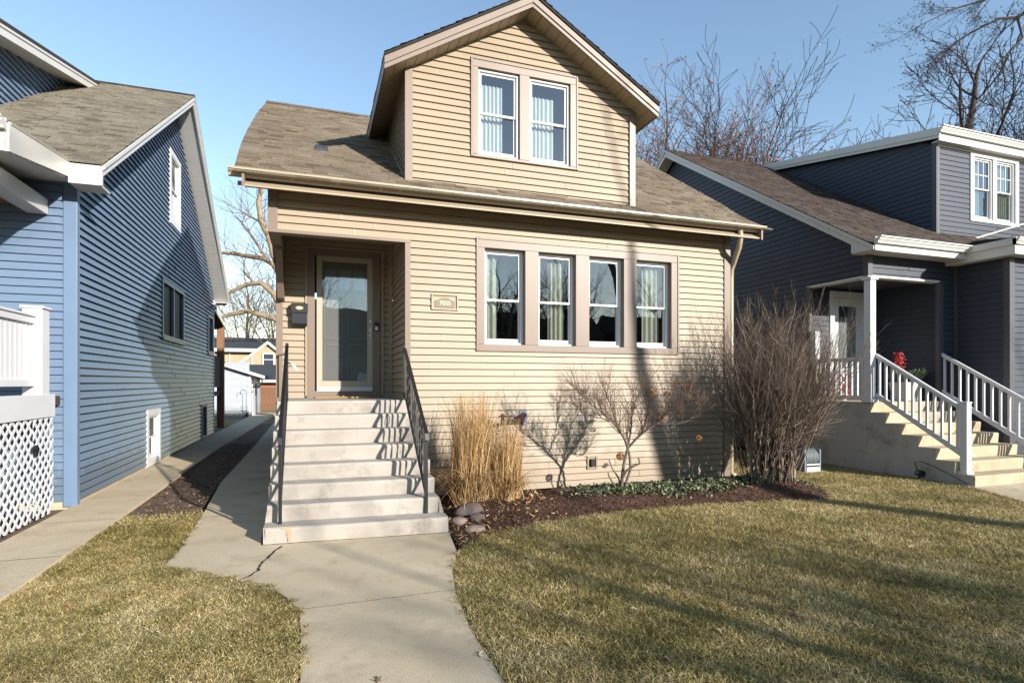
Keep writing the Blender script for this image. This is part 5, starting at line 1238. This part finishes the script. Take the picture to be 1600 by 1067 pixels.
bare_tree('thin upright bare tree over the middle of the slate dormer roof', (36.5,27.5,-.2), 20.4, .2, 45, CFG(6,5,5,4,up=.10,spread=(15,38)), M['bark_dark'], M['twig_dark'], group=TG)
bare_tree('dark trunked bare tree with a forked crown over the slate dormer corner', (30.1,19.2,-.2), 19.4, .22, 46, CFG(8,6,5,4,up=.06,spread=(28,60),l0=.3), M['bark_dark'], M['twig_dark'], group=TG, wide=1.35)
bare_tree('bare sapling shoots rising over the slate dormer at the right edge', (31.2,16.6,-.2), 15.6, .14, 47, CFG(6,5,5,4,up=.12,spread=(15,40),l0=.6), M['bark_dark'], M['twig_dark'], group=TG)
# ---- overhanging budding tree, upper right
r = random.Random(15)
t = thing('bare_tree', 'dark budding branches hanging into the upper right corner of the sky', 'tree', (21.7,9.4,0))
tr = TB(); tw = TB(); tips = []
tr.tube([(21.7,9.4,-.1),(21.6,9.3,5),(21.4,9.2,9),(20.9,9.1,12),(20.4,9.0,14)], [.24,.2,.16,.12,.08], 9)
LM = [([(21.2,9.1,10.5),(20.2,9.1,12.3),(19.26,9.18,12.42),(18.3,9.51,11.91),(17.51,9.79,11.27),(17.03,9.95,11.24),(16.39,10.18,10.9),(15.76,10.4,10.48),(15.3,10.62,10.0)],[.09,.07,.06,.05,.042,.034,.026,.018,.01]),
      ([(17.51,9.79,11.27),(17.6,9.73,10.73),(17.03,9.95,10.06),(16.55,10.12,9.1),(16.2,10.29,8.6)],[.03,.024,.018,.012,.006]),
      ([(19.0,9.3,12.4),(17.67,9.73,12.25),(16.71,10.06,11.74),(15.91,10.34,11.49),(14.96,10.67,11.0)],[.05,.036,.028,.018,.008]),
      ([(20.4,9.0,14),(18.5,9.5,14.2),(17,9.9,13.6),(15.8,10.3,12.9),(15.0,10.5,12.4)],[.06,.045,.03,.018,.008]),
      ([(21.0,9.1,9.5),(19.5,9.3,9.6),(18.4,9.6,9.2),(17.6,9.9,8.7)],[.05,.035,.024,.01])]
ocfg = dict(lv=[dict(seg=5, wob=.12, up=-.03, tap=.4, n=3, sink=1, kids=6, f0=.15, ang=(20,45), len=(.4,.6), rr=.6),
                dict(seg=4, wob=.15, up=.03, tap=.4, n=3, sink=1, kids=5, f0=.2, ang=(25,50), len=(.4,.6), rr=.65),
                dict(seg=3, wob=.2, up=.1, tap=.4, n=3, sink=1)])
for pts, rad in LM:
    P_ = [Vector(p) for p in pts]; tr.tube(P_, rad, 6)
    for k in range(2, len(P_)):
        for _ in range(3):
            q = P_[k-1].lerp(P_[k], r.random()); dd = ((P_[k]-P_[k-1]).normalized()*1.2+Vector((0,0,-.25))+rvec(r)*.7).normalized()
            grow([tr,tw], tips, q, dd, r.uniform(.6,1.3), .011, 0, ocfg, r)
tr.build('trunk', M['bark_dark'], t); tw.build('crown', M['twig_dark'], t); buds(tips, .022, r, 2).build('buds', M['bud_dark'], t)
# ---- street trees behind the viewer (they cast the shadows on lawn and wall)
SG = 'street trees along the kerb'
scf = CFG(6,5,4,4,wob=.1,up=.04,spread=(25,45))
r = random.Random(5)
t = thing('street_tree', 'leaning street tree whose trunk shadow falls on the tan wall', 'tree', (11.3,-2.6,0), SG)
tr = TB(); tw = TB(); tips = []
tr.tube([(11.35,-2.6,-.1),(11.3,-2.6,2),(11.28,-2.6,4.1),(11.0,-2.6,5.0),(10.65,-2.6,6.1),(10.5,-2.6,7.2),(10.45,-2.6,8.5)], [.28,.22,.185,.165,.13,.08,.04], 10)
for (p, d, L_, r_) in ((Vector((10.45,-2.6,8.4)),Vector((-.2,.1,1)),3,.035),):
    grow([tr,tw], tips, p, d.normalized(), L_, r_, 0, dict(lv=[dict(scf['lv'][1], kids=3)]+scf['lv'][2:]), r)
tr.build('trunk', M['bark_grey'], t); tw.build('crown', M['twig'], t)
bare_tree('small young street tree on the verge behind the viewer', (8.35,-7.0,0), 7.4, .19, 61, CFG(5,4,4,3,wob=.12,up=.04,spread=(18,40)), M['bark_grey'], M['twig'], group=SG, trunk_frac=.36, name='street_tree')
bare_tree('small street tree by the kerb, close behind the young one', (10.9,-8.3,0), 7.6, .15, 66, CFG(6,5,4,3,wob=.12,up=.04,spread=(18,45)), M['bark_grey'], M['twig'], group=SG, trunk_frac=.36, name='street_tree')
bare_tree('tall street tree on the verge, left of the small young one', (-1.8,-7.0,0), 15, .28, 62, scf, M['bark_grey'], M['twig'], group=SG, trunk_frac=.34, name='street_tree')
bare_tree('slim street tree on the verge at the far left', (-13.5,-7.0,0), 13, .24, 63, scf, M['bark_grey'], M['twig'], group=SG, trunk_frac=.34, name='street_tree')
bare_tree('street tree on the verge opposite the slate house', (25,-7.0,0), 14, .26, 64, scf, M['bark_grey'], M['twig'], group=SG, trunk_frac=.34, name='street_tree')
# houses across the street
fc = [(-15,9,(120,96,84),'brick coloured bungalow across the street, leftmost of the row'),(-4,9,(104,102,100),'grey bungalow across the street, second from the left'),(7,9,(120,112,100),'beige bungalow across the street, third from the left'),
      (18,9,(110,86,74),'red brick bungalow across the street, fourth from the left'),(29,9,(96,100,104),'slate coloured bungalow across the street, fifth from the left'),(40,10,(124,114,100),'sand coloured bungalow across the street, rightmost of the row')]
for i, (x, wd, col, lab) in enumerate(fc):
    h = thing('far_bungalow', lab, 'house', (x+wd/2,-33,0), 'houses across the street')
    m = MB(); m.box(x,x+wd,-42,-32,0,4.2); m.build('wall', noisy('far_wall%d' % i, lin(*col), .9, .1, 3), h)
    m = MB(); m.prism([(x-.5,-31.5,4.1),(x-.5,-37,8.4+.3*(i%3)),(x-.5,-42.5,4.1)],(wd+1,0,0)); m.build('roof', M['sh_edge'], h)
    for k in range(3): m = MB(); m.box(x+1+k*2.4,x+2.2+k*2.4,-32,-31.96,1.5,3.0); m.build('window', M['screen'], h)
    m = MB(); m.box(x+wd-1.4,x+wd-.5,-32,-31.95,.3,2.4); m.build('door', M['white'], h)
for i, (x, y, hh, lab) in enumerate(((12.5,-22,11,'bare tree on the far verge before the third bungalow'),(18.5,-22,12,'bare tree on the far verge before the red brick bungalow'),(26,-22,12,'bare tree on the far verge before the slate coloured bungalow'),(-1,-22,11,'bare tree on the far verge before the grey bungalow'))):
    bare_tree(lab, (x,y,0), hh, .3, 80+i, CFG(7,6,5,4,up=.04,spread=(25,55)), M['bark_dark'], M['twig_dark'], group='trees across the street')

# =================================================================== BEHIND, IN THE GAP
t = thing('shed', 'pale blue shed with white door and lattice skirt at the end of the left path', 'shed', (-4,31,0))
fz = frame((0,29.8,0),(1,0,0),(0,-1,0))
w = MB(); siding(w, fz, -7, -2.9, .35, 2.6, e=.11); 
for v in range(1): pass
w.build('front_wall', M['paleblue'], t)
w = MB(); siding(w, frame((-2.85,0,0),(0,1,0),(1,0,0)), 29.8, 35, -.05, 1.95, [(30.3,32.6,-.1,1.9)], e=.11); w.build('side_wall', M['paleblue'], t)
w = MB(); w.box(-2.93,-2.82,29.75,29.86,-.1,2.0); w.build('corner_post', M['white'], t)
w = MB(); w.prism([(-7.2,29.5,3.5),(-2.2,29.5,1.84),(-2.2,29.5,1.98),(-7.2,29.5,3.64)],(0,.04,0)); w.build('fascia', M['white_al'], t)
w = MB(); w.prism([(-7.2,29.54,3.5),(-2.2,29.54,1.84),(-2.2,29.54,1.99),(-7.2,29.54,3.65)],(0,6,0)); w.build('roof', M['sh_edge'], t)
w = MB(); w.box(-2.83,-2.79,30.3,32.5,-.05,1.85); w.build('door', M['white'], t)
w = MB(); w.box(-2.785,-2.775,31.4,32.2,1.0,1.6); w.build('door_window', M['screen'], t)
w = MB(); w.box(-7,-2.95,29.8,29.85,-.2,.35); w.build('base', M['dkwood'], t)
w = MB()
for k in range(56):
    for sg in (-1, 1):
        x0_ = -7+k*.11; 
        if x0_ > -3.3: continue
        w.prism([(x0_ if sg > 0 else x0_+.4,29.77+sg*.004,-.08),(x0_+.035 if sg > 0 else x0_+.435,29.77+sg*.004,-.08),(x0_+.435 if sg > 0 else x0_+.035,29.77+sg*.004,.33),(x0_+.4 if sg > 0 else x0_,29.77+sg*.004,.33)],(0,.006,0))
w.build('lattice_skirt', M['white'], t)
w = MB(); w.tube([(-2.35,29.6,1.85),(-2.3,29.6,1.6),(-2.5,29.6,1.45),(-2.75,29.7,1.45)], .03, 6); w.build('downspout', M['iron'], t)
t = thing('shepherd_hook', 'thin curved metal garden hook standing by the pale shed', 'hook', (-3.0,29.4,0))
w = MB(); w.tube([(-3.0,29.4,-.1),(-3.0,29.4,1.2)]+[(-3.12+.12*math.cos(a),29.4,1.2+.12*math.sin(a)) for a in [k*math.pi/8 for k in range(9)]]+[(-3.24,29.4,1.12)], .012, 6); w.build('rod', M['iron'], t)
t = thing('board_fence', 'brown vertical board fence beyond the pale shed', 'fence', (-2.6,38.9,0))
w = MB()
for k in range(34): w.box(-6+k*.145,-6+k*.145+.135,38.9,38.93,-.3,1.35+.01*(k%3))
w.build('boards', M['wood'], t)
w = MB(); w.box(-6,-1,38.93,38.98,.2,.3); w.box(-6,-1,38.93,38.98,1.0,1.1); w.build('rail', M['wood'], t)
t = thing('brick_garage', 'red brick garage with dark low roof behind the board fence', 'garage', (-2.8,44,0))
w = MB(); w.box(-6.5,.5,43.5,46.5,-.3,1.9); w.build('wall', M['brick'], t)
w = MB(); w.prism([(-7,43.0,1.85),(-7,46.6,3.0),(-7,46.6,2.9),(-7,43.0,1.72)],(8,0,0)); w.build('roof', M['tin'], t)
w = MB(); w.box(-7,1,42.96,43.0,1.66,1.84); w.build('fascia', M['white_al'], t)
t = thing('tan_gabled_house', 'tan stucco house with white timber trim and a front gable far beyond the shed', 'house', (-4,52,0))
w = MB(); w.box(-7.2,0,48.9,56,0,4.2); w.build('wall', M['stucco'], t)
w = MB(); w.prism([(-7.8,48.4,4.15),(-7.8,52.5,5.4),(-7.8,56.6,4.15)],(9,0,0)); w.build('roof', M['tin'], t)
w = MB(); w.box(-7.8,1.2,48.36,48.4,4.02,4.28); w.build('fascia', M['white_al'], t)
w = MB(); w.prism([(-5.8,48.0,2.65),(-3.35,48.0,4.7),(-.9,48.0,2.65)],(0,.9,0)); w.build('gable_wall', M['stucco'], t)
w = MB()
w.prism([(-6.0,47.7,2.62),(-3.35,47.7,4.86),(-.7,47.7,2.62),(-.95,47.7,2.62),(-3.35,47.7,4.62),(-5.75,47.7,2.62)],(0,.05,0)); w.build('barge_board', M['white_al'], t)
w = MB(); w.prism([(-6.0,47.75,2.62),(-3.35,47.75,4.86),(-.7,47.75,2.62),(-.8,47.75,2.62),(-3.35,47.75,4.76),(-5.9,47.75,2.62)],(0,1.6,0)); w.build('gable_roof', M['tin'], t)
w = MB()
for x_ in (-7.0,-6.2,-5.3,-4.55,-2.2): w.box(x_,x_+.1,47.93 if x_ > -5.8 else 48.84,48.0 if x_ > -5.8 else 48.9,2.65, 4.0 if x_ <= -5.8 else min(3.9, 2.7+(x_+5.8)*.83 if x_ < -3.35 else 3.5))
w.box(-5.8,-.9,47.93,48.0,2.6,2.72); w.build('timber_trim', M['white_al'], t)
w = MB(); w.box(-3.75,-2.85,47.9,47.99,2.9,3.95); wn = w.build('window', M['white'], t)
w = MB(); w.box(-3.64,-2.96,47.88,47.899,3.0,3.4); w.box(-3.64,-2.96,47.88,47.899,3.46,3.85); w.build('pane', M['screen'], wn)
w = MB(); w.prism([(-7.8,46.9,2.0),(-7.8,48.9,2.6),(-7.8,48.9,2.5),(-7.8,46.9,1.9)],(9,0,0)); w.build('porch_roof', M['tin'], t)
for zz_, nm in ((4.78, 'upper of two dark utility wires crossing behind the shed'), (4.46, 'lower of two dark utility wires crossing behind the shed')):
    m = MB(); m.tube([(-14+28*k/14, 41-.33*(k*2-14), zz_+.012*(k-3)**2*.3) for k in range(15)], .02, 4); tag(m.build('utility_wire', M['iron']), nm, 'wire', 'utility wires')

# =================================================================== LIGHT, SKY, CAMERA
EL, AZ = 19.2, 27.4       # sun elevation; angle of the sun to the right of straight ahead of the house front
sd_ = Vector((math.sin(R(AZ))*math.cos(R(EL)), -math.cos(R(AZ))*math.cos(R(EL)), math.sin(R(EL))))
L = bpy.data.lights.new('sun', 'SUN'); L.energy = 5.0; L.angle = R(.8); L.color = (1, .935, .85)
lo_ = bpy.data.objects.new('sun', L); C.objects.link(lo_); lo_.rotation_euler = sd_.to_track_quat('Z', 'Y').to_euler()
wd = bpy.data.worlds.new('World'); bpy.context.scene.world = wd; wd.use_nodes = True
nt = wd.node_tree; bg = nt.nodes['Background']; sky = nt.nodes.new('ShaderNodeTexSky'); sky.sky_type = 'NISHITA'; sky.sun_disc = False
sky.sun_elevation = R(EL); sky.sun_rotation = math.atan2(sd_.x, sd_.y); sky.altitude = 200; sky.air_density = 1.2; sky.dust_density = .1; sky.ozone_density = 1.6
nt.links.new(sky.outputs[0], bg.inputs[0]); bg.inputs[1].default_value = .125
cam = bpy.data.cameras.new('camera'); co = bpy.data.objects.new('camera', cam); C.objects.link(co)
co.location = (0,0,1.68); co.rotation_euler = (R(90), 0, R(-19.2)); cam.sensor_width = 36; cam.lens = 890/1600*36; cam.shift_y = 63.5/1600; cam.clip_start = .05; cam.clip_end = 1500
sc = bpy.context.scene; sc.camera = co
sc.view_settings.view_transform = 'Standard'; sc.view_settings.look = 'None'; sc.view_settings.exposure = 1.0; sc.view_settings.gamma = 1
